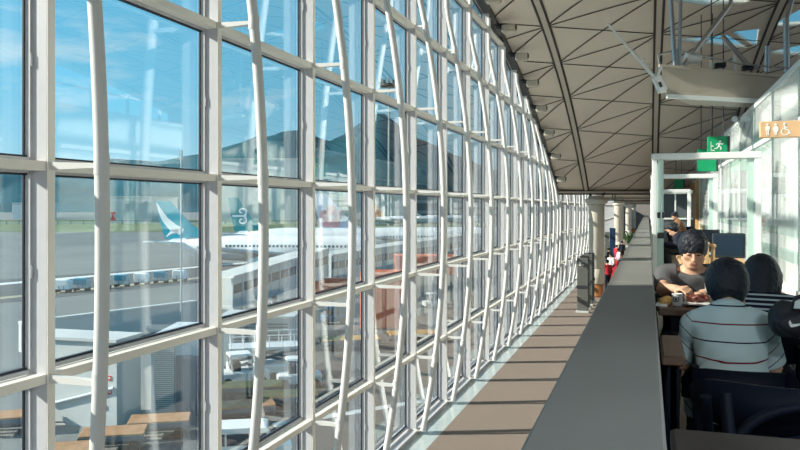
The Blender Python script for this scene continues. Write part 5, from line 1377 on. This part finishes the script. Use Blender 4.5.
person((.25,5.02,MEZ), math.pi, 'person in grey T-shirt facing the viewer, looking down and eating at the table',
       seated(lean=(.14,.22), zn=.925, zh=1.045, yh=.285, sh=.150, zs=.885, ys=.20, zc=.76, elb={'r':(.168,.41,.825),'l':(.20,.42,.825)}, wri={'r':(.105,.585,.845),'l':(.035,.58,.825)}),
       h=.005, hs=.88, build=.93, top='tee_grey', legs='trouser_dark', sleeve=.78, pitch=.38, puff=.016, shoes='white',
       hands={'r':dict(d=(-.5,.6,.12),n=(-.5,.15,-.85),curl=(.75,.8,.5),s=.80),'l':dict(d=(.55,.8,.0),n=(.2,.1,-.95),curl=(.5,.6,.4),s=.82)})
bret = lambda V: np.where(np.abs(V[:,0]) < .155, V[:,2]+.12*V[:,1], V[:,2]*.55+.5*np.abs(V[:,0]))
person((.49,3.97,MEZ), -.20, 'person with black bobbed hair in dark top with thin white stripes, leaning forward',
       seated(lean=(.15,.25), zn=.83, zh=.93, yh=.315, sh=.148, zs=.79, ys=.215, zp=.50, kn=.10, elb={'r':(.27,.27,.80),'l':(.16,.20,.58)}, wri={'r':(.06,.46,.80),'l':(.06,.34,.615)}),
       h=.006, hs=.94, hair='bob', top='breton_stripe', top_stripe=bret, legs='trouser_dark', sleeve=1.2, pitch=.40, yaw=.0, build=.92, hair_len=.02, shirt_fold=.0016)
# far figures
def upright(x=0, step=.10, arm=.0): 
    J = dict(pelvis=(0,0,.92), chest=(0,.01,1.22), neck=(0,.01,1.42), head=(0,.03,1.57))
    for s_, q in (('r',1),('l',-1)):
        J['shoulder_'+s_] = (q*.17,0,1.36); J['elbow_'+s_] = (q*.22,.02+arm*.4,1.09); J['wrist_'+s_] = (q*.19,.10+arm,.90+arm*.7)
        J['knee_'+s_] = (q*.10,.03+q*step*.5,.50); J['ankle_'+s_] = (q*.10,-.02+q*step,.09)
    return J
A = on(675.5,251,MEZ)
chair((A.x+.25,A.y+.1,MEZ), 1.9, 'black chair under the person in the brown jacket', 'rail', .22, .89)
person((A.x+.25,A.y+.1,MEZ), 1.9, 'person in brown jacket and dark trousers seated far down the cafe aisle', seated(zn=.93,zh=1.06), h=.014, top='jacket_brown', legs='trouser_dark', sleeve=1.2, detail=False, shirt_fold=0)
person((.72,14.9,MEZ), 1.5, 'person with dark hair seated far behind, left of the dark screens', seated(zn=.80,zh=.90,zs=.74,elb={'r':(.2,.2,.62),'l':(.2,.2,.62)}), h=.013, top='cloth_navy', legs='trouser_dark', sleeve=1.2, detail=False, shirt_fold=0)
for i,(px,D_,tp,lg,rz_,l) in enumerate(((607.5,38.5,'cloth_red','cloth_navy',.4,'person in red top standing right of the copper column foot'),(611,44.1,'cloth_pale','trouser_dark',2.6,'person in pale top standing behind the one in red'),
        (609,50,'cloth_navy','trouser_dark',1.2,'person in dark top standing deeper in the hall near the column'),(616.5,54,'cloth_red','trouser_dark',-.6,'person in red top standing below the blue board'),(622,60,'cloth_navy','trouser_dark',.2,'person in dark top standing right of the blue board'),(619,49.3,'cloth_pale','cloth_navy',2.,'person in pale top close beside the parapet'))):
    q = at(px,208,D_)
    person((q.x,q.y,0), rz_, l, upright(0,.08,.1*(i%2)), h=.02, top=tp, legs=lg, sleeve=1.2, detail=False, shirt_fold=0)
q = at(247,208,66)
person((q.x,q.y,APRON), 2.8, 'person in pale hi-vis overalls standing behind the cargo loader outside', upright(0,.1,.2), h=.02, top='hi_vis', legs='hi_vis', sleeve=1.2, detail=False, shirt_fold=0)
# sneaker on the floor seen between chair legs, and its pair
q = on(671.5,390,MEZ); sneaker((q.x,q.y,MEZ), 2.7, 'white laced sneaker on the cafe floor, seen between the black chair legs')
